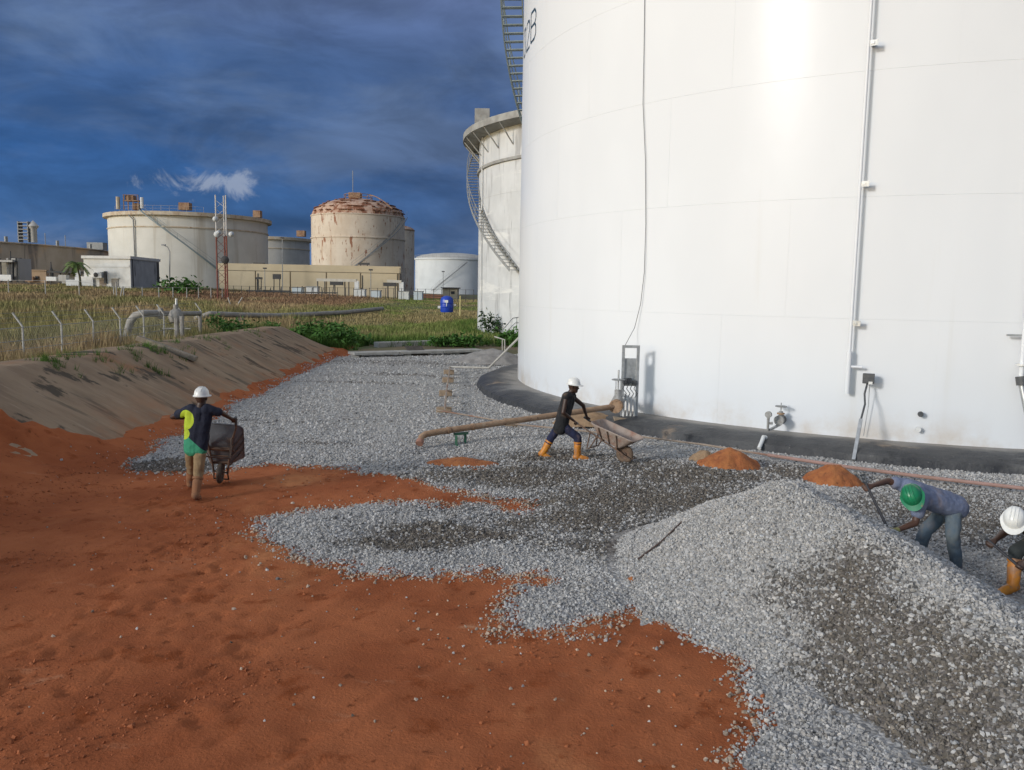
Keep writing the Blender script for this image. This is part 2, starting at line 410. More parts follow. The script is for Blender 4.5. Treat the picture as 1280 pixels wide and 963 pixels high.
# gravel blanket: a real layer whose edge runs out under the soil
def edge_n(x, y): return (fbm(x * .9, y * .9, 51) - .5) * .9 + (fbm(x * 4, y * 4, 52) - .5) * .35
def gravel_layer_z(X, Y):
    sd = gravel_sd(X, Y) + edge_n(X, Y)
    th = ss(sd, -.1, .9) * .085 - .03 - .25 * ss(-sd, .2, 1.0)
    th = th - .06 * ss(-(np.hypot(X - TCX, Y - TCY) - TR - 1.5), -3.0, -.5)
    return soil_z(np.maximum(X, -8.6), Y) * .6 + .012 + th + (fbm(X * 14, Y * 14, 55, 2) - .5) * .02 * ss(sd, 0, .3)
DARKS = [  # damp dirty patches (px centre, half size m, strength): resolved to places on the ground
    (205, 584, 1.2, .35, 1.0), (560, 668, 1.35, .55, 1.0), (520, 680, 1.1, .4, .9), (640, 672, .9, .5, .8), (720, 640, 1.8, 1.1, .9), (800, 625, 1.8, 1.3, .9), (640, 595, 1.9, .9, .9), (560, 600, 1.2, .35, .7), (850, 600, 1.4, 1.2, .9), (760, 690, .9, .6, .8),
    (700, 575, 1.6, .9, .75), (820, 590, 1.5, 1.1, .7), (880, 620, 1.1, 1.0, .8), (930, 600, .9, .8, .75), (760, 660, 1.0, .7, .8), (1230, 660, 1.6, 1.2, .7), (1130, 640, .9, .8, .6), (1060, 600, .8, .9, .6), (990, 590, 1.0, 1.0, .75),
    (430, 480, 2.2, .4, .45), (520, 470, 2.8, .5, .4), (480, 455, 4.0, 1.2, .35), (400, 560, 1.0, .25, .5), (350, 530, 1.4, .3, .2), (1260, 640, 1.4, 2.0, .5)]
LIGHTS = [(690, 700, .8, .5), (640, 640, 1.0, .35), (380, 660, .6, .5), (720, 745, .7, .5), (880, 690, .6, .6)]
DW = [(G(a, b).x, G(a, b).y, c, d, e) for a, b, c, d, e in DARKS]; LW = [(G(a, b).x, G(a, b).y, c, d) for a, b, c, d in LIGHTS]
def wetness(x, y):
    wv = np.zeros(np.shape(x))
    xx = x + (fbm(x * .8, y * .8, 61) - .5) * 1.2; yy = y + (fbm(x * .8, y * .8, 62) - .5) * 1.2
    for a, b, c, d, e in DW: wv = np.maximum(wv, e * np.exp(-(((xx - a) / c) ** 2 + ((yy - b) / d) ** 2) ** 1.5))
    for a, b, c, d in LW: wv = wv * (1 - .85 * np.exp(-(((xx - a) / c) ** 2 + ((yy - b) / d) ** 2)))
    wv = wv * 1.25 + (fbm(x * 2.5, y * 1.6, 63) - .5) * .45
    return np.clip(wv, 0, 1)
HDARK = [tuple(S(a, b).xy) for a, b in ((1035, 690), (1060, 672), (1120, 700), (1200, 765), (1320, 850), (1400, 1100), (1030, 1100), (1040, 960), (1000, 880), (985, 780), (965, 735))]
def heap_wet(x, y):
    sd = poly_sd(x, y, HDARK) + (fbm(x * 1.6, y * 1.6, 71) - .5) * .55
    return np.clip(ss(sd, -.3, .5) * .85 + (fbm(x * 3, y * 3, 72) - .5) * .3, 0, 1)

def gravel_material(name, wet_attr):
    mt = bpy.data.materials.new(name); mt.use_nodes = True; t = mt.node_tree; n = t.nodes; l = t.links
    b = n['Principled BSDF']; b.inputs['Roughness'].default_value = .85; b.inputs['Specular IOR Level'].default_value = .15
    c = n.new('ShaderNodeTexCoord')
    v = n.new('ShaderNodeTexVoronoi'); v.inputs['Scale'].default_value = 24; l.new(c.outputs['Object'], v.inputs['Vector'])
    bw = n.new('ShaderNodeRGBToBW'); l.new(v.outputs['Color'], bw.inputs[0])
    r1 = n.new('ShaderNodeValToRGB'); e = r1.color_ramp.elements
    e[0].position = .2; e[0].color = (.25, .24, .225, 1); e[1].position = .8; e[1].color = (.47, .455, .43, 1); l.new(bw.outputs[0], r1.inputs[0])
    r2 = n.new('ShaderNodeValToRGB'); e = r2.color_ramp.elements
    e[0].position = .35; e[0].color = (.085, .070, .058, 1); e[1].position = .85; e[1].color = (.22, .19, .165, 1); l.new(bw.outputs[0], r2.inputs[0])
    a = n.new('ShaderNodeAttribute'); a.attribute_name = wet_attr
    mx_ = n.new('ShaderNodeMix'); mx_.data_type = 'RGBA'; l.new(a.outputs['Fac'], mx_.inputs[0]); l.new(r1.outputs[0], mx_.inputs[6]); l.new(r2.outputs[0], mx_.inputs[7])
    l.new(mx_.outputs[2], b.inputs['Base Color'])
    bp = n.new('ShaderNodeBump'); bp.inputs['Distance'].default_value = .02; bp.invert = True; l.new(v.outputs['Distance'], bp.inputs['Height']); l.new(bp.outputs[0], b.inputs['Normal'])
    return mt
M_gravel = gravel_material('crushed_stone_bed', 'wet')
def set_attr(me, name, vals):
    at = me.attributes.new(name, 'FLOAT', 'POINT'); at.data.foreach_set('value', np.asarray(vals, np.float32).ravel())
lxs = np.concatenate([np.arange(-10.2, 8.0, .085), np.arange(8.0, 30, .5)]); lys = np.concatenate([np.arange(4.0, 20, .085), np.arange(20, 46.4, .2)])
me = grid_mesh('gravel_bed', lxs, lys, gravel_layer_z)
X, Y = np.meshgrid(lxs, lys); set_attr(me, 'wet', wetness(X, Y))
props(link('gravel_bed', me, M_gravel, smooth=True), 'grey crushed stone spread in a layer over the red soil around the tank', 'gravel', kind='stuff')
hxs = np.arange(.4, 7.4, .05); hys = np.arange(1.5, 13.2, .05)
me = grid_mesh('gravel_heap', hxs, hys, heap_z)
X, Y = np.meshgrid(hxs, hys); set_attr(me, 'wet', heap_wet(X, Y))
props(link('gravel_heap', me, M_gravel, smooth=True), 'large heap of grey crushed stone in the right foreground', 'gravel heap', kind='stuff')

# loose stones: one point cloud each, real little rocks instanced on it
def stone_tree(name, material, seed):
    t = bpy.data.node_groups.new(name, 'GeometryNodeTree'); n = t.nodes; l = t.links
    t.interface.new_socket('Geometry', in_out='INPUT', socket_type='NodeSocketGeometry'); t.interface.new_socket('Geometry', in_out='OUTPUT', socket_type='NodeSocketGeometry')
    gi = n.new('NodeGroupInput'); go = n.new('NodeGroupOutput')
    join = n.new('GeometryNodeJoinGeometry')
    for k in range(5):
        ic = n.new('GeometryNodeMeshIcoSphere'); ic.inputs['Radius'].default_value = 1; ic.inputs['Subdivisions'].default_value = 1
        rv = n.new('FunctionNodeRandomValue'); rv.data_type = 'FLOAT_VECTOR'; rv.inputs[0].default_value = (-.38, -.38, -.38); rv.inputs[1].default_value = (.38, .38, .38); rv.inputs['Seed'].default_value = seed + k
        sp = n.new('GeometryNodeSetPosition'); l.new(ic.outputs[0], sp.inputs[0]); l.new(rv.outputs[0], sp.inputs['Offset'])
        sm = n.new('GeometryNodeSetMaterial'); sm.inputs['Material'].default_value = material; l.new(sp.outputs[0], sm.inputs[0])
        tr = n.new('GeometryNodeTransform'); tr.inputs['Scale'].default_value = (1.0, .8 + .06 * k, .62 + .08 * k); l.new(sm.outputs[0], tr.inputs[0])
        gt = n.new('GeometryNodeGeometryToInstance'); l.new(tr.outputs[0], gt.inputs[0]); l.new(gt.outputs[0], join.inputs[0])
    ip = n.new('GeometryNodeInstanceOnPoints'); l.new(gi.outputs[0], ip.inputs['Points']); l.new(join.outputs[0], ip.inputs['Instance']); ip.inputs['Pick Instance'].default_value = True
    rr = n.new('FunctionNodeRandomValue'); rr.data_type = 'FLOAT_VECTOR'; rr.inputs[0].default_value = (0, 0, 0); rr.inputs[1].default_value = (6.28, 6.28, 6.28); l.new(rr.outputs[0], ip.inputs['Rotation'])
    na = n.new('GeometryNodeInputNamedAttribute'); na.data_type = 'FLOAT'; na.inputs[0].default_value = 'size'; l.new(na.outputs[0], ip.inputs['Scale'])
    l.new(ip.outputs[0], go.inputs[0]); return t
M_stone = mat('stone_chip', (.3, .3, .3), rough=.8, attr=('tint', 'INSTANCER'))
def scatter(name, P, size, tint, label, cat, seed):
    me = bpy.data.meshes.new(name); me.vertices.add(len(P)); me.vertices.foreach_set('co', np.asarray(P, np.float32).ravel())
    set_attr(me, 'size', size)
    at = me.attributes.new('tint', 'FLOAT_COLOR', 'POINT'); at.data.foreach_set('color', np.concatenate([tint, np.ones((len(P), 1))], 1).astype(np.float32).ravel())
    o = bpy.data.objects.new(name, me); COL.objects.link(o); me.materials.append(M_stone)
    md = o.modifiers.new('stones', 'NODES'); md.node_group = stone_tree(name + '_nodes', M_stone, seed)
    return props(o, label, cat, kind='stuff')
def stone_tints(wet, n):
    u = RNG.random(n)
    light = .25 + .26 * u ** 1.3; dark = np.where(u > .84, .22 + .25 * RNG.random(n), .075 + .095 * u)
    v = np.where(RNG.random(n) < wet, dark, light)
    warm = RNG.normal(0, .02, n) + .13 * wet * (v < .25)
    return np.stack([v * (1.04 + warm), v, v * (.94 - warm * 1.1)], 1)
def in_tank(x, y): return np.hypot(x - TCX, y - TCY) < TR + 1.45
# spread stones: dense near, thinning with distance where single stones are no longer seen
PX, SZ, TT = [], [], []
for (y0, y1, x0, x1, dens, sz) in ((4.5, 10.5, -6, 8.5, 2000, .0122), (10.5, 14.5, -8, 9.5, 1500, .0138), (14.5, 19, -8.5, 12, 800, .0165), (19, 26, -9, 6, 260, .020), (26, 45, -9.5, 4, 70, .024)):
    n_ = int((y1 - y0) * (x1 - x0) * dens); x = RNG.uniform(x0, x1, n_); y = RNG.uniform(y0, y1, n_)
    vis = (np.abs(x) < y * .68 + .4) & ~in_tank(x, y); x = x[vis]; y = y[vis]
    sd = gravel_sd(x, y) + edge_n(x, y) * .9
    hz = heap_z(x, y)
    keep = (RNG.random(len(x)) < (ss(sd, -.25, .25) * .985 + .016 * np.exp(-np.maximum(-sd, 0) / .8) + .0004)) & (hz < .02); x = x[keep]; y = y[keep]; sd = sd[keep]
    wv = wetness(x, y); z = np.where(x > -1, gravel_layer_z(x, y), np.maximum(gravel_layer_z(x, y), soil_z(x, y))); z = np.where(sd < .3, np.maximum(z, soil_z(x, y)), z)
    s_ = np.minimum(sz * RNG.lognormal(-.12, .42, len(x)), sz * 2.0)
    PX.append(np.stack([x, y, z + s_ * .25], 1)); SZ.append(s_); TT.append(stone_tints(np.where(sd > 0, wv, .05), len(x)) * np.where((sd < .05)[:, None] & (RNG.random(len(x)) < .75)[:, None], np.array([[1.0, .80, .62]]), 1.0))
scatter('loose_gravel', np.concatenate(PX), np.concatenate(SZ), np.concatenate(TT), 'loose grey and white stone chips strewn over the yard', 'gravel', 3)
n_ = 175000; x = RNG.uniform(.6, 6.8, n_); y = RNG.uniform(3.0, 12.8, n_); z = heap_z(x, y)
k = (z > -.03) & (np.abs(x) < y * .70 + .5); x, y, z = x[k], y[k], z[k]
s_ = np.minimum(.0122 * RNG.lognormal(-.1, .42, len(x)), .026)
scatter('heap_gravel', np.stack([x, y, z + s_ * .2], 1), s_, stone_tints(heap_wet(x, y), len(x)), 'crushed stone chips covering the big heap', 'gravel', 23)
# crumbs and clods of red earth
n_ = 60000; x = RNG.uniform(-8, 3.5, n_); y = 4.6 + 16 * RNG.random(n_) ** 1.5; cl = fbm(x * .9, y * .9, 81)
k = (np.abs(x) < y * .68 + .3) & (gravel_sd(x, y) < .3) & (RNG.random(n_) < ss(cl, .50, .66) * .9 + .03); x, y = x[k], y[k]
s_ = np.minimum(.0065 * RNG.lognormal(0, .55, len(x)), .03); v = RNG.uniform(.65, 1.2, len(x))
scatter('soil_crumbs', np.stack([x, y, soil_z(x, y) + s_ * .15], 1), s_, np.stack([.33 * v, .098 * v, .030 * v], 1), 'crumbs of red earth lying on the bare soil', 'soil', 43)

# two tipped loads of red clay beside the tank pipe, and the pale one behind the first
M_clay = mat('fresh_clay', (.40, .145, .045), (.30, .095, .03), 5, .95, .02, 24, stains=[((.20, .07, .026), 9, (1, 1, 1), .55, .7)])
M_sand = mat('pale_sand', (.34, .225, .13), (.26, .165, .09), 4, .95, .02, 30)
def mound(name, px, py, wx, wy, h, mt, label, seed, lean=0):
    c = G(px, py, .05); xs = np.linspace(-1, 1, 41)
    def zf(X, Y):
        r_ = np.hypot(X, Y) * (1 + .35 * (fbm(np.arctan2(Y, X) * 1.5 + 9, np.hypot(X, Y) * .5, seed) - .5))
        pk = np.clip(1 - r_, -1, 1); pk = np.where(pk > 0, np.clip(pk, 0, 1) ** .7 * .5 + np.sin(np.clip(pk, 0, 1) * PI / 2) * .5, pk)
        return pk * h * (1 + lean * X) + (fbm(X * 3, Y * 3, seed + 1) - .5) * .30 * h * ss(pk, 0, .2) + (fbm(X * 11, Y * 11, seed + 2) - .5) * .10 * h - .02
    me = grid_mesh(name, xs, xs, zf); co = np.empty(len(me.vertices) * 3, np.float32); me.vertices.foreach_get('co', co); co = co.reshape(-1, 3); co[:, 0] *= wx; co[:, 1] *= wy; me.vertices.foreach_set('co', co.ravel())
    o = link(name, me, mt, smooth=True); o.location = (c.x, c.y, .03); return props(o, label, 'soil mound')
mound('clay_mound', 909, 580, .62, .6, .36, M_clay, 'flat oval mound of red clay nearer the wheelbarrow', 91, .25)
mound('clay_mound', 1040, 601, .54, .55, .36, M_clay, 'pointed mound of red clay next to the man in the green helmet', 95)
mound('sand_mound', 880, 573, .32, .4, .22, M_sand, 'small pale sand mound touching the back of the oval clay mound', 97)
mound('sand_mound', 738, 527, 1.0, .6, .30, M_sand, 'grey-brown sand heaped on the tank plinth behind the man in orange boots', 98)
mound('soil_mound', 576, 577, .75, .35, .12, M_clay, 'low spill of red earth round the feet of the green pipe stand', 99)
M_greysand = mat('grey_screenings', (.30, .28, .26), (.22, .205, .19), 3, .95, .02, 40)
mound('screenings_mound', 613, 452, 1.9, 1.3, .62, M_greysand, 'grey mound of fine stone at the far end of the yard', 92)
for px, py, r_ in ((790, 727, .10), (1128, 566, .12)):
    mound('earth_lump', px, py, r_, r_, .10, M_clay, 'fist-sized lump of red earth at the heap edge' if px < 1000 else 'brown lump of earth lying by the long pipe near the tank', int(px))

# ================================================================== tanks
M_white = mat('tank_white_gloss', (.715, .735, .755), (.69, .71, .73), .35, .24, .006, 1.5, stretch=(1, 1, .55), stains=[((.67, .68, .68), .9, (1.4, 1.4, .12), .60, .8)], detail=3, spec=.09)
base_splash(M_white, .2, 1.1, (.52, .44, .35))
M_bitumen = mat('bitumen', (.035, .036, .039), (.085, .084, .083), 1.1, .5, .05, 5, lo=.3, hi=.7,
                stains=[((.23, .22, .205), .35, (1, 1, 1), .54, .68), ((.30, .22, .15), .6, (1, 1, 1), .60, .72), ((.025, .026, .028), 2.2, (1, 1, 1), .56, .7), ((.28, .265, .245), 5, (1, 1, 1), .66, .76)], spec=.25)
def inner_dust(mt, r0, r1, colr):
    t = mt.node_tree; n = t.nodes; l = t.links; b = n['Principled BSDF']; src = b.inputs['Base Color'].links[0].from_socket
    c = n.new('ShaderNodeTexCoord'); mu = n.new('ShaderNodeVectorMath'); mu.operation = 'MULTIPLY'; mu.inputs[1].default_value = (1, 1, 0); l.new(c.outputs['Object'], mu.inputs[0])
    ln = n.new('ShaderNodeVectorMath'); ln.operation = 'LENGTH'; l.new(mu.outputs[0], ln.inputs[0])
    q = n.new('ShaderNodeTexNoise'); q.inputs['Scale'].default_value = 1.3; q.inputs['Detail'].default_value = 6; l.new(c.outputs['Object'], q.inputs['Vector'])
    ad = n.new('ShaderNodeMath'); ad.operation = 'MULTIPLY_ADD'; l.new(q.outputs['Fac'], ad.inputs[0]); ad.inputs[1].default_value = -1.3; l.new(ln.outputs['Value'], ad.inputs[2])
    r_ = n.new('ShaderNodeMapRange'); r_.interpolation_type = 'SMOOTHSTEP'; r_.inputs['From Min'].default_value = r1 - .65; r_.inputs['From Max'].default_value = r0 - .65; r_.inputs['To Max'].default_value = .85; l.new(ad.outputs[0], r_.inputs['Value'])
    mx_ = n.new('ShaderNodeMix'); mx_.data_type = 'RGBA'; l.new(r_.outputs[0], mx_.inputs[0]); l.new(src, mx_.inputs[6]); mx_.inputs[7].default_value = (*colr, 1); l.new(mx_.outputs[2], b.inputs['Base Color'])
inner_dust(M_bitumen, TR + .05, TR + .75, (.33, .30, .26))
M_galv = mat('galvanised', (.50, .51, .51), (.38, .39, .39), 8, .45, .002, 60, metal=.6)
M_whitepaint = mat('white_paint', (.72, .72, .70), (.62, .62, .59), 5, .5, .003, 40)
M_darksteel = mat('dark_steel', (.055, .06, .065), (.09, .09, .09), 12, .55, .003, 60)
M_navy = mat('navy_lettering', (.02, .045, .075), (.03, .06, .09), 8, .5)
M_stairgrey = mat('stair_grey_green', (.22, .27, .28), (.17, .21, .22), 6, .6)
M_rail = mat('grey_rail', (.30, .31, .31), (.22, .22, .21), 6, .6)
M_rustpipe = mat('rusty_pipe', (.38, .25, .155), (.29, .175, .10), 6, .85, .006, 50, stains=[((.46, .35, .245), 3, (1, 1, 1), .52, .7), ((.12, .06, .04), 9, (1, 1, 1), .6, .72)])
M_concrete = mat('concrete', (.33, .315, .285), (.25, .235, .21), 3, .92, .01, 35, stains=[((.17, .15, .125), 1.6, (1, 1, 1), .58, .74)])

def pol(cx, cy, rad, a, z): return Vector((cx + rad * math.sin(a), cy + rad * math.cos(a), z))
def ang(p, cx, cy): return math.atan2(p.x - cx, p.y - cy)
def shell(parent, cx, cy, rad, z0, hc, n, mt, seg=120, gap=.006, lip=.014):
    for k in range(n):
        a, b = z0 + k * hc, z0 + (k + 1) * hc
        MB().lathe((cx, cy, 0), [(rad - lip, a), (rad, a + gap), (rad, b - gap), (rad - lip, b)], seg).build('shell_course', mt, parent, smooth=True, recalc=False)

T = empty('storage_tank', (TCX, TCY, 0), 'huge glossy white storage tank filling the right side of the yard', 'storage tank')
shell(T, TCX, TCY, TR, TZ, 2.69, 6, M_white, 240, .003, .006)
for k in range(6):                                   # staggered vertical plate welds
    for j in range(9):
        a = R(-100 - j * 20 - (k % 3) * 6.5); z0 = TZ + k * 2.69
        MB().box(pol(TCX, TCY, TR + .0005, a, z0 + 1.345), (.012, .004, 2.66), -a).build('weld_seam', M_white, T)
ZT = TZ + 6 * 2.69
MB().lathe((TCX, TCY, 0), [(TR - .02, ZT - .01), (TR - .3, ZT + .1), (TR * .5, ZT + .9), (0.01, ZT + 1.4)], 120).build('roof', M_white, T, smooth=True, recalc=False)
MB().lathe((TCX, TCY, 0), [(TR, ZT - .6), (TR + .8, ZT - .55), (TR + .8, ZT - .45), (TR, ZT - .45)], 160).build('wind_girder', M_white, T, smooth=True)
# bitumen plinth
prof = [(-.25, TZ + .012), (.10, TZ - .002), (.45, TZ + .015), (.85, .245), (1.18, .20), (1.40, .12), (1.48, -.12)]
pm = MB(); vs = []; fs = []; NA = 420
for k in range(NA):
    a = 2 * PI * k / NA
    nz = float(fbm(a * 9, 3.0, 101)) - .5
    for j, (r_, z) in enumerate(prof):
        rr = TR + r_ * (1 + .10 * nz * (r_ > .3)) + (.05 * float(fbm(a * 60, j * .7, 102)) if j > 3 else 0)
        vs.append(pol(TCX, TCY, rr, a, z + .035 * (float(fbm(a * 30, j * 1.3, 103)) - .5) * (j > 0)))
for k in range(NA):
    for j in range(len(prof) - 1):
        k2 = (k + 1) % NA; n_ = len(prof); fs.append((k * n_ + j, k2 * n_ + j, k2 * n_ + j + 1, k * n_ + j + 1))
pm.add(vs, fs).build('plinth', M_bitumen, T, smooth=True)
# painted number: strokes laid on the shell
def strokes(parent, name, lines, a_l, a_r, z0, z1, wd, mt):
    b = MB(); rr = TR + .004
    for ln in lines:
        for (u0, v0), (u1, v1) in zip(ln[:-1], ln[1:]):
            su, sv = (u1 - u0) * abs(a_r - a_l) * TR, (v1 - v0) * (z1 - z0); ll = math.hypot(su, sv) or 1; nx, nz = -sv / ll * wd / 2, su / ll * wd / 2
            q = []
            for (u, v, sg) in ((u0, v0, 1), (u1, v1, 1), (u1, v1, -1), (u0, v0, -1)):
                q.append(pol(TCX, TCY, rr, a_l + (a_r - a_l) * u + sg * nx / TR * (1 if a_r > a_l else -1), z0 + (z1 - z0) * v + sg * nz))
            b.add(q, [(0, 1, 2, 3)])
    return b.build(name, mt, parent)
Bg = [[(0, 0), (0, 1), (.75, 1), (1, .85), (1, .65), (.8, .52), (0, .52)], [(.8, .52), (1, .38), (1, .14), (.75, 0), (0, 0)]]
Tw = [[(0, .8), (.15, .95), (.5, 1), (.85, .95), (1, .78), (.95, .6), (0, 0), (1, 0)]]
Ze = [[(0, .2), (0, .8), (.25, 1), (.75, 1), (1, .8), (1, .2), (.75, 0), (.25, 0), (0, .2)]]
strokes(T, 'letter', Bg, R(-100.5), R(-103.4), 11.55, 12.47, .09, M_navy)
strokes(T, 'letter', Tw, R(-96.9), R(-99.6), 11.50, 12.40, .09, M_navy)
strokes(T, 'letter', Ze, R(-93.2), R(-96.0), 11.50, 12.40, .09, M_navy)
# spiral stair high on the left flank
def spiral(parent, cx, cy, rad, a0, a1, z0, z1, wd=.75, mt=M_rail, step=.22, rails=True, thick=.03, tread=True):
    n_ = max(int(abs(z1 - z0) / step), 2); st = MB(); tr = MB(); rl = MB(); inn = []; outp = []; r1 = []; r2 = []
    for k in range(n_ + 1):
        t = k / n_; a = a0 + (a1 - a0) * t; z = z0 + (z1 - z0) * t
        inn.append(pol(cx, cy, rad + .08, a, z)); outp.append(pol(cx, cy, rad + .08 + wd, a, z))
        r1.append(pol(cx, cy, rad + .08 + wd, a, z + 1.05)); r2.append(pol(cx, cy, rad + .08 + wd, a, z + .55))
        if tread: tr.box(pol(cx, cy, rad + .08 + wd / 2, a, z), (wd, .25, thick), -a + PI / 2)
        if k % 5 == 0: rl.tube([outp[-1], r1[-1]], .025, 5)
    for p in (inn, outp):
        vs = []; fs = []
        for q in p:
            d_ = Vector((q.x - cx, q.y - cy, 0)).normalized() * .02
            vs += [q - d_ - Vector((0, 0, .11)), q + d_ - Vector((0, 0, .11)), q + d_ + Vector((0, 0, .11)), q - d_ + Vector((0, 0, .11))]
        for i in range(len(p) - 1):
            for j in range(4): fs.append((i * 4 + j, i * 4 + (j + 1) % 4, i * 4 + 4 + (j + 1) % 4, i * 4 + 4 + j))
        MB().add(vs, fs).build('stringer', mt, parent)
    if tread: tr.build('treads', mt, parent)
    if rails:
        rl.tube(r1, .025, 5); rl.tube(r2, .02, 5); rl.build('handrail', mt, parent)
spiral(T, TCX, TCY, TR, R(-66), R(-96), 9.8, 15.8, .78, M_stairgrey)
# pipe drop with brackets
def onwall(px, py, off=0.0):
    p = cylhit(px, py, TCX, TCY, TR); a = ang(p, TCX, TCY); return pol(TCX, TCY, TR + off, a, p.z)
ap = ang(cylhit(1076, 232, TCX, TCY, TR), TCX, TCY)
MB().tube([pol(TCX, TCY, TR + .20, ap, ZT), pol(TCX, TCY, TR + .20, ap, 2.0)], .035, 10).tube([pol(TCX, TCY, TR + .20, ap, 2.2), pol(TCX, TCY, TR + .20, ap, 1.25)], .06, 12).build('drop_pipe', M_white, T, smooth=True)
for z in (14.5, 11.7, 8.81, 5.86, 2.83):
    MB().box(pol(TCX, TCY, TR + .12, ap - .006, z), (.07, .30, .05), -ap).box(pol(TCX, TCY, TR + .24, ap - .008, z), (.16, .02, .12), -ap).build('bracket', M_galv, T)
MB().tube([pol(TCX, TCY, TR + .2, ap, 1.86), pol(TCX, TCY, TR + .2, ap - .02, 1.86)], .03, 8).build('side_nozzle', M_white, T)
# instrument box on a leaning post
BX = empty('junction_box', G(1067, 575, 0), 'small grey junction box on a thin leaning post against the white tank', 'junction box')
bt = onwall(1085, 478, .30); bb = G(1067, 575, 0)
MB().beam(bb, bb + (bt - bb) * .52, .07, .05).build('post', M_galv, BX)
MB().tube([bb + (bt - bb) * .5, bb + (bt - bb) * .72 + Vector((.03, 0, 0)), bb + (bt - bb) * .86 - Vector((.02, 0, 0)), bt], .022, 7).build('conduit', M_darksteel, BX)
MB().box(bt + Vector((.02, 0, .11)), (.24, .14, .22), -.46).build('box', M_darksteel, BX, bevel=.01)
MB().box(bt + Vector((.03, -.09, .02)), (.08, .03, .06), -.46).build('gland_plate', M_whitepaint, BX)
MB().tube([bt + Vector((.05, 0, 0)), bt + Vector((.10, .1, -.5)), bt + Vector((.06, .16, -1.2))], .008, 5).build('cable', M_galv, BX)
# valve cluster on the shell
def valve(root, c, nrm, s, mt, wheel=True):
    c = Vector(c); nrm = Vector(nrm).normalized(); sd = nrm.cross(Vector((0, 0, 1)))
    MB().tube([c - nrm * s * 1.2, c + nrm * s * .9], .28 * s, 10).tube([c - nrm * s * .35, c - nrm * s * .2], .52 * s, 14).tube([c + nrm * s * .75, c + nrm * s * .95], .55 * s, 14).build('pipe_stub', mt, root, smooth=True)
    MB().lathe(c + nrm * s * .25, [(.0, -.5 * s), (.36 * s, -.36 * s), (.5 * s, 0), (.36 * s, .4 * s), (.22 * s, .55 * s), (.22 * s, .95 * s), (.0, .95 * s)], 12).build('valve_body', mt, root, smooth=True)
    MB().lathe(c + nrm * s * .25, [(.0, .62 * s), (.42 * s, .62 * s), (.42 * s, .78 * s), (0, .78 * s)], 12).build('bonnet_flange', M_rustpipe, root, smooth=True)
    if wheel:
        st = MB().tube([c + nrm * s * .25 + Vector((0, 0, .9 * s)), c + nrm * s * .25 + Vector((0, 0, 1.9 * s))], .07 * s, 8); st.build('valve_stem', M_galv, root)
        hw = MB(); ring = [c + nrm * s * .25 + Vector((0, 0, 1.5 * s)) + (sd * math.cos(a) + nrm * math.sin(a)) * s * .6 for a in np.linspace(0, 2 * PI, 17)]
        hw.tube(ring, .06 * s, 6, False)
        for a in (0, PI / 2): hw.tube([ring[0] * .5 + ring[8] * .5 + (sd * math.cos(a) + nrm * math.sin(a)) * s * .6 * q for q in (-1, 1)], .045 * s, 5)
        hw.build('handwheel', M_rail, root)
M_valve = mat('valve_grey', (.34, .335, .32), (.24, .23, .21), 14, .6, .005, 50, stains=[((.22, .11, .07), 6, (1, 1, 1), .62, .75)])
c = onwall(980, 523, .25); nrm = Vector((c.x - TCX, c.y - TCY, 0)).normalized()
VA = empty('gate_valve', c, 'grey gate valve with handwheel on the tank wall left of the leaning post', 'valve')
valve(VA, c, nrm, .21, M_valve)
c2 = c + nrm * .30 - Vector((.24, .08, .0))
MB().tube([c2 + Vector((.1, .0, -.04)), c2 + Vector((0, 0, -.04)), c2 + Vector((0, 0, .1))], .035, 8).tube([c2 + Vector((0, 0, -.04)), c2 + Vector((0, 0, -.22))], .03, 8).tube([c2 + nrm * -.03 + Vector((0, 0, .16)), c2 + nrm * .04 + Vector((0, 0, .16))], .075, 14).build('pressure_gauge', M_valve, VA, smooth=True)
c = G(952, 562, .02); DP = empty('drain_elbow', c, 'short pale drain elbow lying on the dark plinth below the gate valve', 'pipe')
MB().tube([c + Vector((-.06, 0, .02)), c + Vector((.05, .15, .17)), c + Vector((.10, .24, .24)), c + Vector((.17, .28, .22))], .045, 10).build('elbow', M_whitepaint, DP, smooth=True)
MB().beam(c + Vector((.4, .75, .32)), c + Vector((.75, 1.05, .42)), .05, .05).build('clip', M_galv, DP)
for px, py, mt_, lab in ((1150, 517, M_darksteel, 'small black stub nozzle low on the tank right of the leaning post'), (1147, 536, M_whitepaint, 'tiny white stub nozzle just above the plinth under the black one')):
    c = onwall(px, py); nrm = Vector((c.x - TCX, c.y - TCY, 0)).normalized()
    b = MB().tube([c - nrm * .01, c + nrm * .14], .035, 10).tube([c + nrm * .10, c + nrm * .16], .06, 12).build('stub_nozzle', mt_, at=c, smooth=True)
    props(b, lab, 'nozzle')
# pipe with a dark union at the right edge of the picture
ar = ang(cylhit(1277, 400, TCX, TCY, TR), TCX, TCY); o_ = pol(TCX, TCY, TR + .25, ar, 0)
FP = empty('foam_pipe', o_, 'white riser pipe with a dark union at the right end of the tank wall', 'pipe')
zz = cylhit(1273, 478, TCX, TCY, TR).z + .05
MB().tube([o_ + Vector((0, 0, ZT)), o_ + Vector((0, 0, zz + .1))], .05, 10).build('riser', M_white, FP, smooth=True)
MB().tube([o_ + Vector((0, 0, zz + .32)), o_ + Vector((0, 0, zz + .36))], .12, 14).build('flange', M_whitepaint, FP, smooth=True)
MB().tube([o_ + Vector((-.01, -.02, zz + .1)), o_ + Vector((.01, -.05, zz - .08))], .115, 12).build('union', M_darksteel, FP, smooth=True)
MB().tube([o_ + Vector((.0, -.03, zz - .05)), o_ + Vector((.22, -.45, .0))], .06, 10).build('lower_pipe', M_galv, FP, smooth=True)
MB().box(o_ + Vector((-.12, .1, zz + .95)), (.34, .06, .04), -ar).build('bracket', M_galv, FP)
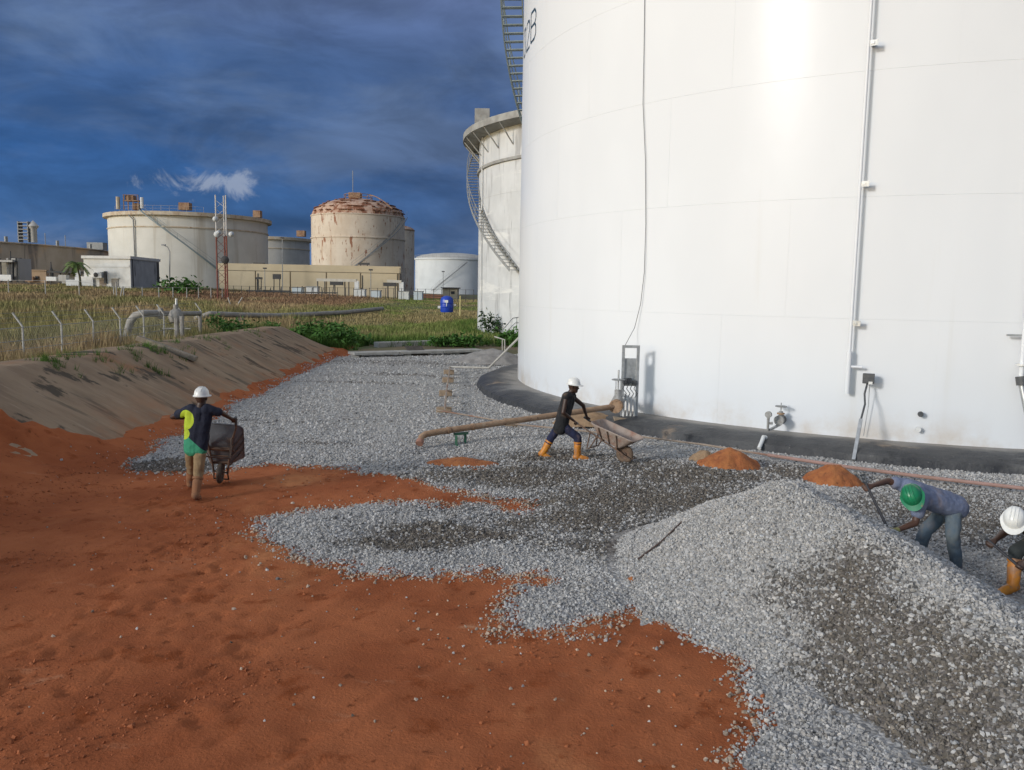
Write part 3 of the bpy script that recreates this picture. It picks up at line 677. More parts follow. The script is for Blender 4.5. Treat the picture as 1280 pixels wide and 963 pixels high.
# hanging earth cable
pts = [onwall(807, -40, .02), onwall(806, 60, .03), onwall(805, 130, .04), onwall(808, 200, .04), onwall(808.5, 280, .04), onwall(807, 340, .05), onwall(803, 380, .07), onwall(797, 410, .12), onwall(797, 432, .5)]
props(MB().tube(pts, .0075, 6).build('hanging_cable', M_darksteel, at=pts[-1]), 'thin black cable hanging down the tank wall above the electrical panel', 'cable')
# panel frame with cables, beside the tank
pf = G(786, 521, .22); PF = empty('electrical_panel', pf, 'tall grey steel panel frame with cables and small boxes at the tank foot', 'electrical panel')
h_ = 1.86; w_ = .38
pf_b = pf
for sgn in (-1, 1): MB().beam(pf + Vector((sgn * w_ / 2, 0, 0)), pf + Vector((sgn * w_ / 2, 0, h_)), .07, .07).build('upright', M_galv, PF)
MB().beam(pf + Vector((-w_ / 2 + .035, 0, h_ - .035)), pf + Vector((w_ / 2 - .035, 0, h_ - .035)), .07, .07).build('top_bar', M_galv, PF)
MB().box(pf + Vector((0, .03, h_ - .70)), (w_ - .07, .03, .72)).build('back_plate', M_galv, PF)
for i, (dx, dz) in enumerate(((-.13, .93), (-.02, .95), (.12, .90))):
    MB().box(pf + Vector((dx, -.06, dz)), (.1, .1, .16 - .03 * i)).build('junction_box', M_darksteel, PF, bevel=.008)
for i in range(4):
    x0 = -.15 + i * .095
    MB().tube([pf + Vector((x0, -.05, -.02)), pf + Vector((x0, -.05, .5))], .026, 8).tube([pf + Vector((x0, -.05, .40)), pf + Vector((x0, -.05, .52))], .036, 8).build('conduit', M_whitepaint, PF)
    MB().tube([pf + Vector((x0, -.05, .5)), pf + Vector((x0 + .05, -.11, .62)), pf + Vector((x0 - .04, -.1, .74)), pf + Vector((x0 + .02, -.07, .88))], .011, 6).build('cable', M_darksteel, PF)
pb = props(MB().box(pf + Vector((-.05, -.12, -.14)), (.75, .5, .28)).build('concrete_block', mat('tan_concrete', (.36, .275, .19), (.29, .22, .15), 5, .93, .01, 40), at=pf + Vector((-.05, -.12, -.28)), bevel=.02), 'tan concrete footing block under the electrical panel', 'concrete block')
mr = MB(); c0 = pf + Vector((.55, -.25, -.19)); ring = [(c0.x + (.5 + .12 * math.sin(i * 2.7)) * math.cos(i / 14 * 2 * PI), c0.y + (.36 + .1 * math.sin(i * 1.9)) * math.sin(i / 14 * 2 * PI)) for i in range(14)]
mo = mr.prism(ring, c0.z - .03, c0.z + .05).build('mortar_slab', mat('pale_mortar', (.45, .36, .26), (.37, .29, .2), 5, .93, .012, 30), at=c0, bevel=.012); mo.rotation_euler = (R(14), 0, 0); props(mo, 'broken slab of pale mortar right of the panel footing', 'mortar slab')

# long rusty discharge pipe on its green stand
pa, pbn = D(770, 508, 20.4), D(541, 541, 17.5)
RP = empty('discharge_pipe', Vector((pbn.x, pbn.y, 0)), 'rusty brown pipe running from the tank valve out over the gravel', 'pipe')
dd = (pbn - pa).normalized()
path = [pa + (pbn - pa) * t for t in (0, .25, .5, .75, .97)]; e0 = pbn + dd * .06
path += [e0 + Vector((-.10, -.06, -.02)), e0 + Vector((-.17, -.15, -.06)), e0 + Vector((-.19, -.23, -.13))]
MB().tube(path, .070, 14).build('pipe', M_rustpipe, RP, smooth=True)
MB().tube([path[-1], path[-1] + (path[-1] - path[-2]) * .8], .084, 14).build('end_collar', mat('pinkish_rust', (.33, .17, .12), (.26, .13, .09), 8, .85), RP, smooth=True)
for t in (.80, .92): MB().tube([pa + (pbn - pa) * t, pa + (pbn - pa) * (t + .012)], .080, 14).build('coupling', M_rustpipe, RP, smooth=True)
VB = empty('pipe_valve', Vector((pa.x, pa.y, .2)), 'rusty flanged valve with handwheel joining the brown pipe to the tank', 'valve')
pw = onwall(778, 502); nn = (pw - pa).normalized()
MB().tube([pa - nn * .12, pa + nn * .02], .17, 16).tube([pa + nn * .10, pa + nn * .18], .17, 16).build('flange', M_rustpipe, VB, smooth=True)
for k in range(8):
    a = k * PI / 4; u = nn.orthogonal().normalized(); v2 = nn.cross(u); q = pa + (u * math.cos(a) + v2 * math.sin(a)) * .135
    MB().tube([q - nn * .15, q + nn * .21], .016, 6).build('bolt', M_rustpipe, VB)
MB().tube([pa + nn * .15, Vector((pw.x, pw.y, pa.z + .02))], .085, 12).build('nozzle', M_whitepaint, VB, smooth=True)
q = pa + nn * .5 + Vector((0, 0, .05))
MB().lathe(q, [(0, -.16), (.15, -.12), (.17, .05), (.09, .2), (.09, .34), (0, .34)], 14).build('valve_body', M_valve, VB, smooth=True)
MB().tube([q + Vector((0, 0, .3)), q + Vector((0, 0, .85))], .022, 8).tube([q + Vector((.06, 0, .3)), q + Vector((.06, 0, .62))], .012, 6).tube([q + Vector((-.06, 0, .3)), q + Vector((-.06, 0, .62))], .012, 6).build('valve_stem', M_galv, VB)
MB().tube([q + Vector((.16 * math.cos(a), .16 * math.sin(a), .60)) for a in np.linspace(0, 2 * PI, 17)], .015, 6, False).tube([q + Vector((-.16, 0, .6)), q + Vector((.16, 0, .6))], .012, 5).tube([q + Vector((0, -.16, .6)), q + Vector((0, .16, .6))], .012, 5).build('handwheel', M_rail, VB)
M_green = mat('green_paint', (.035, .16, .085), (.05, .12, .07), 9, .6, .003, 50, stains=[((.20, .12, .07), 7, (1, 1, 1), .62, .72)])
g0 = pa + (pbn - pa) * .865; gs = Vector((g0.x, g0.y, 0)); GS = empty('pipe_stand', gs, 'green steel trestle holding up the rusty brown pipe', 'pipe stand')
pd = Vector((dd.x, dd.y, 0)).normalized(); pz = g0.z - .082
for s1 in (-1, 1):
    MB().beam(gs + pd * s1 * .11 - Vector((0, .06 * s1, .05)), gs + pd * s1 * .11 - Vector((0, .06 * s1, -pz + .06)), .055, .055).build('leg', M_green, GS)
MB().beam(gs + pd * .17 + Vector((0, 0, pz - .03)), gs - pd * .17 + Vector((0, 0, pz - .03)), .07, .05).build('top_bar', M_green, GS)
MB().box(gs + pd * .11 + Vector((0, -.06, .03)), (.16, .16, .03)).build('foot_plate', M_green, GS)
bkp = G(638, 533, 0)
def pblock(p, sz, lab, rz=.15):
    return props(MB().box(Vector((p.x, p.y, sz[2] / 2)), sz, rz).build('support_block', mat('sandcrete', (.34, .25, .165), (.26, .19, .13), 7, .95, .01, 50), at=Vector((p.x, p.y, 0)), bevel=.015), lab, 'block')
pblock(bkp, (.34, .22, .20), 'orange-brown concrete block under the middle of the rusty pipe')

# thin ring pipe on small blocks, bending round the tank
M_thin = mat('weathered_thin_pipe', (.33, .26, .20), (.26, .20, .15), 4, .8, .003, 60, stains=[((.24, .13, .09), 1.2, (1, 1, 1), .5, .65)])
M_cream = mat('cream_pipe', (.52, .49, .43), (.42, .39, .34), 4, .7)
q0 = G(547, 513, .20); ring = []
for px, py in ((547, 513), (600, 522), (650, 531), (720, 538), (800, 546), (880, 556), (960, 569), (1060, 584), (1160, 597), (1300, 613)): ring.append(G(px, py, .12))
R1 = empty('ring_pipe', Vector((ring[0].x, ring[0].y, 0)), 'long thin rust-brown pipe curving over the gravel around the tank foot', 'pipe')
MB().tube(ring[:7], .022, 8).build('pipe', M_thin, R1, smooth=True)
MB().tube(ring[6:], .034, 8).build('pink_section', mat('pink_pipe', (.36, .22, .185), (.30, .18, .14), 3, .8), R1, smooth=True)
pth = [G(556, 512, .22), G(558, 490, .2), G(561, 470, .2), G(562.5, 459, .2), G(590, 459.5, .2), G(611, 460, .2), D(647, 424, 35.2), D(656, 414, 35.6)]
R2 = empty('branch_pipe', Vector((pth[0].x, pth[0].y, 0)), 'cream pipe on blocks that turns and climbs beside the tank', 'pipe')
MB().tube(pth[:4], .03, 8).build('near_run', M_thin, R2, smooth=True)
MB().tube(pth[3:], .045, 8).build('climbing_run', M_cream, R2, smooth=True)
for i, (px, py) in enumerate(((555, 517), (557, 495), (560, 478), (561, 468))):
    pblock(G(px, py), (.42, .24, .18), ('sandcrete block at the corner of the thin pipe, nearest of the four', 'second nearest of the four small blocks under the thin pipe', 'third nearest of the four small blocks under the thin pipe', 'farthest of the four small blocks under the thin pipe')[i], .05)

# far end of the yard: broken concrete channel and slabs
M_slab = mat('pale_slab', (.40, .385, .35), (.31, .295, .265), 2, .93, .01, 30, stains=[((.18, .165, .14), 1.2, (1, 1, 1), .57, .72)])
a, b = G(436, 441, .32), G(600, 437, .32)
CH = empty('concrete_channel', Vector((a.x, a.y, 0)), 'raised pale concrete slab edge across the far end of the gravel yard', 'concrete slab')
ux = (b - a).normalized()
for k in range(3):
    p0 = a + (b - a) * (k / 3) + ux * .02; p1 = a + (b - a) * ((k + 1) / 3) - ux * .02
    MB().beam(p0 + Vector((0, .45, -.07)), p1 + Vector((0, .45, -.07)), .95, .13).build('slab', M_slab, CH, bevel=.02)
for t in (.04, .42, .80):
    q = a + (b - a) * t; MB().box(Vector((q.x, q.y + .3, .08)), (.4, .4, .24)).build('support', M_slab, CH)
a2, b2 = G(470, 430, .3), G(660, 425, .3)
bw = MB().beam(Vector((a2.x, a2.y, .2)), Vector((b2.x, b2.y, .25)), .6, .4).build('low_wall', M_slab, at=Vector((a2.x, a2.y, 0)), bevel=.03); props(bw, 'low crumbling concrete wall among weeds behind the raised slab', 'low wall')
pl0, pl1 = G(526, 446, .03), G(516, 433, .5)
props(MB().beam(pl0, pl1, .95, .06).build('ramp_board', mat('old_board', (.085, .072, .058), (.06, .05, .04), 4, .9, .006, 30, stretch=(4, 1, 1)), at=pl0), 'dark plank ramp leaning on the raised concrete slab', 'ramp')
rl = empty('handrail', Vector(G(633, 440)), 'short bent pipe handrail at the far left foot of the tank', 'handrail')
hp = [D(618, 421, 44.5), D(631, 425, 44.3), D(631, 441, 44.3)]
MB().tube(hp, .035, 7).build('rail', M_cream, rl); MB().tube([D(628, 424, 44.6), D(628, 440, 44.6)], .03, 7).build('post', M_cream, rl)
rl2 = empty('handrail', Vector(G(640, 420)), 'thin grey stair handrail in the weeds before the streaked white tank', 'handrail')
hp = [D(629, 412, 52), D(641, 398, 54), D(647, 397, 54.5), D(655, 397, 55)]
MB().tube(hp, .03, 6).build('rail', M_rail, rl2); MB().tube([D(646, 397.5, 54.5), D(646, 414, 54.5)], .03, 6).build('post', M_rail, rl2); MB().tube([D(634, 414, 52), D(644, 404, 54), D(655, 403, 55)], .025, 6).build('middle_rail', M_rail, rl2)
# timber on the bund slope, stick by the heap
la, lb = S(182, 431) + Vector((-.25, 0, .12)), S(246, 455) + Vector((0, 0, .05))
props(MB().beam(la + Vector((0, 0, .09)), lb + Vector((0, 0, .09)), .26, .16).build('timber_beam', mat('weathered_timber', (.30, .25, .19), (.20, .165, .12), 5, .9, .01, 20), at=la, bevel=.02), 'weathered timber beam lying down the bund slope', 'timber')
sa, sb = S(797, 704), S(852, 657)
props(MB().tube([sa + Vector((0, 0, .03)), S(826, 684) + Vector((0, 0, .03)), sb + Vector((0, 0, .03))], .011, 7).build('steel_bar', mat('dark_rust_bar', (.06, .04, .035), (.10, .06, .045), 9, .8), at=sa), 'dark bent steel bar lying at the left foot of the heap', 'steel bar')

# ================================================================== tanks and buildings beyond
def lab(o, l, c, g=None): return props(o, l, c, g)
M_t2 = mat('streaked_white', (.60, .61, .61), (.53, .54, .54), .6, .65, .003, 20, stains=[((.36, .36, .36), .55, (2.2, 2.2, .35), .53, .66), ((.25, .26, .27), 1.5, (2.2, 2.2, .16), .60, .74), ((.68, .68, .66), .5, (.3, .3, 1.6), .58, .66), ((.30, .22, .15), 1.4, (2, 2, .1), .70, .8)])
M_t2rim = mat('dirty_rim', (.33, .33, .31), (.24, .235, .22), 1.5, .8, stains=[((.15, .12, .09), 1.2, (1, 1, .4), .58, .72)])
M_beige = mat('beige_tank', (.62, .60, .54), (.56, .54, .48), .25, .75, stains=[((.44, .40, .33), .16, (3, 3, .18), .55, .72), ((.33, .28, .21), .3, (3.5, 3.5, .10), .64, .8)])
M_beigerim = mat('beige_rim', (.52, .46, .36), (.42, .33, .23), 1.0, .85, stains=[((.22, .105, .05), 1.4, (1, 1, .6), .60, .72)])
M_rustt = mat('rusting_cream', (.60, .52, .42), (.53, .44, .34), .35, .85, stains=[((.46, .33, .23), .35, (3, 3, .25), .54, .72), ((.27, .125, .07), .85, (1.6, 1.6, .55), .585, .66), ((.21, .10, .055), 1.6, (2, 2, .45), .625, .69)])
M_rustroof = mat('rust_patched_roof', (.50, .36, .27), (.40, .24, .16), 1.2, .9, stains=[((.21, .085, .045), .8, (1, 1, 1), .48, .58)])
M_grey_tank = mat('grey_tank', (.47, .455, .42), (.41, .395, .36), .3, .8, stains=[((.33, .31, .28), .3, (3, 3, .2), .56, .75)])
M_palew = mat('pale_white_tank', (.64, .65, .64), (.57, .58, .57), .25, .75, stains=[((.47, .47, .45), .25, (3, 3, .2), .58, .78)])
M_oldwall = mat('old_streaked_tank', (.52, .44, .35), (.44, .36, .27), .3, .9, stains=[((.22, .19, .17), .22, (3, 3, .22), .53, .68), ((.60, .42, .26), .1, (1, 1, 1), .50, .62)])
M_rusty = mat('rust_metal', (.33, .21, .13), (.20, .11, .065), 1.2, .9)
M_dark = mat('dark_fixture', (.045, .045, .045), (.08, .075, .07), 8, .8)

def tank(name, label, cx, cy, rad, zb, zt, mt, rimmt, ncourse, rim=.6, rimh=.5, roof=0.0, roofmt=None, ringz=None, seg=72, loc=None):
    o = empty(name, (cx, cy, zb), label, 'storage tank', 'storage tanks of the depot beyond the yard')
    shell(o, cx, cy, rad, zb, (zt - zb) / ncourse, ncourse, mt, seg, .006)
    if rim: MB().lathe((cx, cy, 0), [(rad - .02, zt - rimh), (rad + rim, zt - rimh + .12), (rad + rim, zt + .02), (rad - .05, zt + .06)], seg).build('rim_walkway', rimmt, o, smooth=True)
    if ringz: MB().lathe((cx, cy, 0), [(rad, ringz - .12), (rad + .16, ringz - .1), (rad + .16, ringz + .1), (rad, ringz + .12)], seg).build('stiffener_ring', rimmt, o, smooth=True)
    pr = [(rad - .02, zt - .02)] + [(rad * math.cos(t * PI / 2), zt + roof * math.sin(t * PI / 2)) for t in (.2, .4, .6, .8)] + [(.01, zt + roof)]
    MB().lathe((cx, cy, 0), pr, seg).build('roof', roofmt or rimmt, o, smooth=True)
    return o
def centre(px_l, px_r, Y, py=300):           # axis and radius of a cylinder seen between two picture columns
    a = math.atan2(*D(px_l, py, 10).xy); b = math.atan2(*D(px_r, py, 10).xy); mid = (a + b) / 2; d = Y / math.cos(mid); return d * math.sin(mid), Y, d * math.sin((b - a) / 2)
def rail_ring(o, cx, cy, rad, z, a0, a1, h=1.0, n=40, mt=M_rusty, r_=.04):
    b = MB(); top = []; midr = []
    for k in range(n + 1):
        a = a0 + (a1 - a0) * k / n; b.tube([pol(cx, cy, rad, a, z), pol(cx, cy, rad, a, z + h)], r_, 4); top.append(pol(cx, cy, rad, a, z + h)); midr.append(pol(cx, cy, rad, a, z + h * .5))
    b.tube(top, r_, 4); b.tube(midr, r_ * .8, 4); return b.build('railing', mt, o)
def flank_stair(o, cx, cy, rad, pt, pb, mt, wd=.9):
    A = cylhit(*pt, cx, cy, rad); B = cylhit(*pb, cx, cy, rad); a0, a1 = ang(B, cx, cy) % (2 * PI), ang(A, cx, cy) % (2 * PI)
    spiral(o, cx, cy, rad, a0, a1, B.z, A.z, wd, mt, .5, True, .08, tread=False)

# streaked white tank right behind the big one
cx2, cy2, r2 = 12.8, 66.5, 13.7
a = math.atan2(*D(598, 300, 10).xy); dist2 = 66.0; phi = a + math.asin(r2 / dist2); cx2, cy2 = dist2 * math.sin(phi), dist2 * math.cos(phi)
tangd = math.sqrt(dist2 ** 2 - r2 ** 2); YT = tangd * math.cos(a)
zt2 = D(598, 172, YT).z
T2 = tank('storage_tank', 'tall streaked white tank with a spiral stair just left behind the big tank', cx2, cy2, r2, .3, zt2, M_t2, M_t2rim, 6, 1.25, .55, .9, M_t2rim, D(598, 217, YT).z, 120)
for k in range(26):
    a_ = R(-150 + k * 8); MB().tube([pol(cx2, cy2, r2 + 1.15, a_, zt2 - .45), pol(cx2, cy2, r2 + .03, a_, zt2 - 1.75)], .05, 5).build('girder_brace', M_t2rim, T2)
ta = ang(D(598, 300, YT), cx2, cy2)
hA = cylhit(650, 338, cx2, cy2, r2); spiral(T2, cx2, cy2, r2, ang(hA, cx2, cy2), ta + .28, hA.z, zt2 - .4, .85, M_rail, .24)
q = pol(cx2, cy2, r2 + .1, ta - .10, zt2 + .05)
MB().box(q + Vector((.2, .4, .9)), (1.1, .9, 1.8)).build('gauge_platform', M_t2rim, T2)
MB().tube([pol(cx2, cy2, r2 + .12, ta - .22, .4), pol(cx2, cy2, r2 + .12, ta - .22, zt2 - .5)], .06, 6).build('drop_pipe', M_t2, T2)

# beige tank on the left
cx3, cy3, r3 = centre(135, 335, 165)
zt3 = D(235, 265, 165 - r3).z
B3 = tank('storage_tank', 'wide beige tank with a diagonal stair behind the small white building', cx3, cy3, r3, 2.2, zt3, M_beige, M_beigerim, 6, .8, .75, .5, M_beigerim, D(235, 284, 165 - r3).z)
flank_stair(B3, cx3, cy3, r3, (178, 263), (270, 336), M_stairgrey)
rail_ring(B3, cx3, cy3, r3 + .6, zt3, R(150), R(215), 1.0, 12, M_beigerim, .018)
q = cylhit(163, 262, cx3, cy3, r3 + .3); fr = MB().box(q + Vector((0, 1.2, 1.6)), (2.8, 2, .15)).box(q + Vector((-.4, 1.2, 2.1)), (1.5, 1.4, .9))
for dx in (-1.3, -.5, .4, 1.3): fr.box(q + Vector((dx, .3, 1.3)), (.14, .14, 2.7))
fr.box(q + Vector((0, .3, 2.6)), (2.8, .1, .1)).box(q + Vector((.6, 1.2, .6)), (1.0, 1.2, 1.2)).build('roof_platform', M_rusty, B3)
MB().tube([q + Vector((-2.2, 0, 0)), q + Vector((-2.2, 0, 2.2))], .35, 8).build('roof_vent', M_beigerim, B3)
MB().tube([q + Vector((1.9, .5, .3)), q + Vector((1.9, .5, 2.2))], .3, 8).build('roof_vent', M_palew, B3)
q = cylhit(229, 262, cx3, cy3, r3 + .3); MB().box(q + Vector((0, 1, .6)), (1.9, 1.5, 1.3)).build('roof_hatch', M_rusty, B3)
q = cylhit(320, 270, cx3, cy3, r3 + .2); MB().box(q + Vector((0, 1, .4)), (1.4, 1.4, 1.3)).build('roof_hatch', M_rusty, B3)
q = cylhit(168, 300, cx3, cy3, r3 + .1); MB().tube([Vector((q.x, q.y, 3)), Vector((q.x, q.y - .2, zt3 - 1.5)), Vector((q.x - .9, q.y - .2, zt3 - .6))], .12, 6).build('foam_pipe', M_rail, B3)

# tanks behind
cx4, cy4, r4 = centre(290, 387, 235); zt4 = D(338, 296, 235 - r4).z
B4 = tank('storage_tank', 'grey tank showing between the beige tank and the rusty one', cx4, cy4, r4, 2.2, zt4, M_grey_tank, M_beigerim, 5, .7, .8, .4, M_beigerim, D(338, 310, 235 - r4).z)
q = cylhit(375, 296, cx4, cy4, r4); MB().box(q + Vector((0, 1.5, .9)), (2.2, 2, 1.6)).build('roof_hatch', M_rusty, B4)
cx5, cy5, r5 = centre(389, 506, 158); zt5 = D(447, 266.5, 158 - r5).z
B5 = tank('storage_tank', 'rust-stained cream tank with a domed rusty roof behind the cream building', cx5, cy5, r5, 2.2, zt5, M_rustt, M_rustt, 7, .12, .25, D(447, 249, 158).z - zt5, M_rustroof, D(447, 296, 158 - r5).z)
flank_stair(B5, cx5, cy5, r5, (503, 272), (440, 336), M_rail, .9)
za = D(447, 249, 158).z; rail_ring(B5, cx5, cy5, r5 * .30, za - .35, 0, 2 * PI, 1.1, 14, M_rusty, .05)
rail_ring(B5, cx5, cy5, r5 - .1, zt5, R(95), R(150), 1.1, 8, M_rusty, .05); rail_ring(B5, cx5, cy5, r5 * .8, zt5 + .9, R(200), R(250), 1.0, 6, M_rusty, .04)
q = Vector((cx5 - 1.0, cy5, za)); MB().tube([q, q + Vector((0, 0, 5.2))], .07, 5).build('lightning_rod', M_rail, B5)
MB().box(q + Vector((.6, -1, .5)), (2.2, 1.6, 1.0)).build('roof_hatch', M_rusty, B5)
b = MB(); pp = [pol(cx5, cy5, r5 * .32 + (r5 - r5 * .32) * t, R(125), za + .6 + (zt5 + .6 - za) * t ** 1.6) for t in np.linspace(0, 1, 7)]; b.tube(pp, .09, 5); b.build('roof_rail', M_rusty, B5)
# rust plates on the dome, row by row
rows = MB()
for i in range(5):
    t = .12 + .14 * i; rr = r5 * math.cos(t * PI / 2); zz = zt5 + (za - zt5) * math.sin(t * PI / 2)
    for k in range(36):
        if random.random() < .42:
            a_ = R(90 + k * 5 + random.uniform(-1, 1)); rows.box(pol(cx5, cy5, rr + .06, a_, zz + .06), (random.uniform(.4, .9), .35, .12), -a_)
rows.build('roof_rust_scabs', mat('deep_rust', (.20, .08, .04), (.13, .055, .03), 2, .95), B5)
cx6, cy6, r6 = centre(470, 518, 205); zt6 = D(494, 286, 205 - r6).z
tank('storage_tank', 'narrow rusty tank half hidden behind the rust-stained one', cx6, cy6, r6, 2.2, zt6, M_rustt, M_rusty, 6, .1, .3, 1.2, M_rustroof, None)
cx7, cy7, r7 = centre(519, 612, 300); zt7 = D(565, 322.5, 300 - r7).z
B7 = tank('storage_tank', 'pale white tank with a low dome beyond the blue container', cx7, cy7, r7, 2.2, zt7, M_palew, M_palew, 5, .35, .6, D(565, 316.5, 300).z - zt7, M_grey_tank, None)
flank_stair(B7, cx7, cy7, r7, (583, 328), (541, 364), M_rail, 1.0)
rail_ring(B7, cx7, cy7, r7 + .2, zt7, R(95), R(265), 1.1, 26, M_rail, .04)
# very large old tank at the left edge
A_, B_ = D(0, 299, 150), D(132, 322.5, 215); ch = (B_ - A_); ml = (A_ + B_) / 2; hl = Vector((ch.x, ch.y)).length / 2; r8 = 62.0
nrm = Vector((ch.y, -ch.x)).normalized(); nrm = nrm if nrm.x < 0 else -nrm; c8 = Vector((ml.x, ml.y)) + nrm * math.sqrt(r8 ** 2 - hl ** 2); zt8 = (A_.z + B_.z) / 2
B8 = tank('storage_tank', 'very wide low streaked brown tank at the left edge of the picture', c8.x, c8.y, r8, 2.2, zt8, M_oldwall, M_oldwall, 4, .3, .3, .3, M_oldwall, None, 160)
q = cylhit(30, 303, c8.x, c8.y, r8)
fr = MB()
for i in range(6): fr.box(q + Vector((0, .5, .5 + i * .62)), (1.9, 1.6, .14))
for dx in (-.9, .9): fr.box(q + Vector((dx, .5, 1.9)), (.14, 1.5, 3.8))
fr.build('ladder_tower', M_rail, B8); MB().lathe(q + Vector((1.5, .6, 0)), [(.6, 0), (.6, 2.4), (1.0, 3.0), (0, 4.1)], 10).build('vent_stack', M_grey_tank, B8, smooth=True)
for px in (8, 57, 72, 82, 113):
    q = cylhit(px, 310, c8.x, c8.y, r8); MB().tube([Vector((q.x, q.y, zt8 - .2)), Vector((q.x, q.y, zt8 + (2.2 if px in (57, 82) else 1.0)))], .07 if px in (57, 82) else .3, 6).build('roof_vent', M_rail, B8)
q = cylhit(122, 322, c8.x, c8.y, r8); MB().box(Vector((q.x, q.y, zt8 + .7)), (3.4, 2, 1.5)).build('roof_hatch', M_rail, B8)

# small white building
M_wwall = mat('white_render', (.66, .65, .61), (.57, .555, .51), .8, .9, .004, 30, stains=[((.33, .31, .27), .7, (1.6, 1.6, .35), .60, .76)])
M_greywall = mat('shade_grey_render', (.44, .44, .43), (.36, .36, .35), .7, .9, stains=[((.10, .10, .10), .5, (1.2, 1.2, .3), .57, .7)])  # white render greyed to carry the side wall's shade, plus dark streaks
Yb = 104; A_ = D(106, 365, Yb); B_ = D(164, 365, Yb - 1); C_ = D(200, 365, Yb + 9)
zb_, ztp = 2.6, D(150, 320.5, Yb).z
WB = empty('pump_house', (B_.x, B_.y, zb_), 'small flat-roofed white building with an air conditioner and a window', 'building')
dA = (Vector((A_.x, A_.y)) - Vector((B_.x, B_.y))); dC = (Vector((C_.x, C_.y)) - Vector((B_.x, B_.y)))
def quad_prism(o, name, mt, p, z0, z1): return MB().prism([tuple(x) for x in p], z0, z1).build(name, mt, o)
b2 = Vector((B_.x, B_.y)); quad_prism(WB, 'wall', M_wwall, [b2, b2 + dA, b2 + dA + dC, b2 + dC], zb_, ztp - .35)
n1_ = Vector((dA.y, -dA.x)).normalized(); n1_ = n1_ if n1_.y < 0 else -n1_; n2_ = Vector((dC.y, -dC.x)).normalized(); n2_ = n2_ if n2_.x > 0 else -n2_
ex = [b2 - dA * .025 - dC * .025, b2 + dA * 1.03 - dC * .025, b2 + dA * 1.03 + dC * 1.02, b2 - dA * .025 + dC * 1.02]
quad_prism(WB, 'roof_slab', M_wwall, ex, ztp - .35, ztp)
def face_box(o, name, mt, base, dirv_, n_, u, z, wd, ht, th=.08):
    c = base + dirv_ * u + n_ * (th / 2); return MB().box(Vector((c.x, c.y, z)), (wd, th, ht), math.atan2(dirv_.y, dirv_.x)).build(name, mt, o)
face_box(WB, 'lintel_band', M_wwall, b2, dA, n1_, .5, D(140, 333, Yb).z, dA.length * .96, .25, .06)
face_box(WB, 'shaded_side', M_greywall, b2, dC, n2_, .5, (zb_ + ztp - .4) / 2, dC.length * .97, ztp - zb_ - .45, .05)  # thin facing over the side wall, its shade put into the colour
wn = face_box(WB, 'window', mat('window_grey', (.10, .115, .13), (.14, .15, .16), 3, .3), b2, dA, n1_, .335, D(144, 354, Yb).z, .95, .95, .06); face_box(WB, 'window_hood', M_wwall, b2, dA, n1_, .335, D(144, 348, Yb).z, 1.2, .1, .2)
acu = face_box(WB, 'air_conditioner', M_whitepaint, b2, dA, n1_, .67, D(126, 344, Yb).z, 1.15, .75, .4)
q = b2 + dA * .70 + n1_ * .42; MB().lathe(Vector((q.x, q.y, D(126, 344, Yb).z)), [(.0, 0), (.30, 0), (.30, .02), (0, .02)], 16, axis=(n1_.x, n1_.y, 0)).build('fan_grille', M_dark, acu)
face_box(WB, 'pipe_box', M_dark, b2, dA, n1_, .53, D(133, 347, Yb).z, .3, 1.5, .2)
face_box(WB, 'vent_door', mat('door_brown', (.22, .17, .12), (.16, .12, .09), 3, .8), b2, dA, n1_, .60, D(129, 356, Yb).z, .9, 1.3, .05)
face_box(WB, 'downpipe', M_dark, b2, dC, n2_, .06, (zb_ + ztp) / 2, .35, ztp - zb_ - .5, .07); face_box(WB, 'downpipe', M_dark, b2, dC, n2_, .93, (zb_ + ztp) / 2, .8, ztp - zb_ - .9, .07)

# cream control building
M_cream_wall = mat('cream_wall', (.62, .51, .335), (.57, .465, .30), .4, .85, .003, 30, stains=[((.47, .38, .25), .35, (1.5, 1.5, .35), .60, .78)])
M_cream_joint = mat('cream_joint', (.30, .24, .16), (.26, .2, .13), 1, .9)
Yc = 124; L_, Rr_ = D(274, 367, Yc - 2), D(500, 367, Yc + 1); ztc = D(390, 331.5, Yc).z; zbc = 1.6
CB = empty('control_building', (L_.x, L_.y, zbc), 'long flat-roofed cream building with panelled front before the rusty tank', 'building')
l2, rr2 = Vector((L_.x, L_.y)), Vector((Rr_.x, Rr_.y)); dx_ = rr2 - l2; nb = Vector((dx_.y, -dx_.x)).normalized(); dep = -nb * 10
quad_prism(CB, 'wall', M_cream_joint, [l2, rr2, rr2 + dep, l2 + dep], zbc, ztc - 1.05)
quad_prism(CB, 'parapet', M_cream_wall, [l2 + nb * .12 - dx_.normalized() * .1, rr2 + nb * .12 + dx_.normalized() * .1, rr2 + dep, l2 + dep], ztc - 1.0, ztc)
edges = [274, 319, 362, 407, 450, 497]
for k in range(5):
    u0 = (edges[k] - 274) / 226; u1 = (edges[k + 1] - 274) / 226; face_box(CB, 'panel', M_cream_wall, l2, dx_, nb, (u0 + u1) / 2, (zbc + ztc - 1.05) / 2, (u1 - u0) * dx_.length - .18, ztc - 1.1 - zbc, .10)
q = rr2 + nb * .5; b = MB()
for z in np.arange(3.0, ztc, .5): b.box(Vector((q.x + .4, q.y, z)), (.8, .06, .06))
for s1 in (0, .8): b.box(Vector((q.x + s1, q.y, 4.4)), (.08, .08, 4.6))
b.build('wall_ladder', M_dark, CB)
for px in (322, 452): face_box(CB, 'downpipe', M_dark, l2, dx_, nb, (px - 274) / 226, ztc - 3, .12, 3.2, .16)
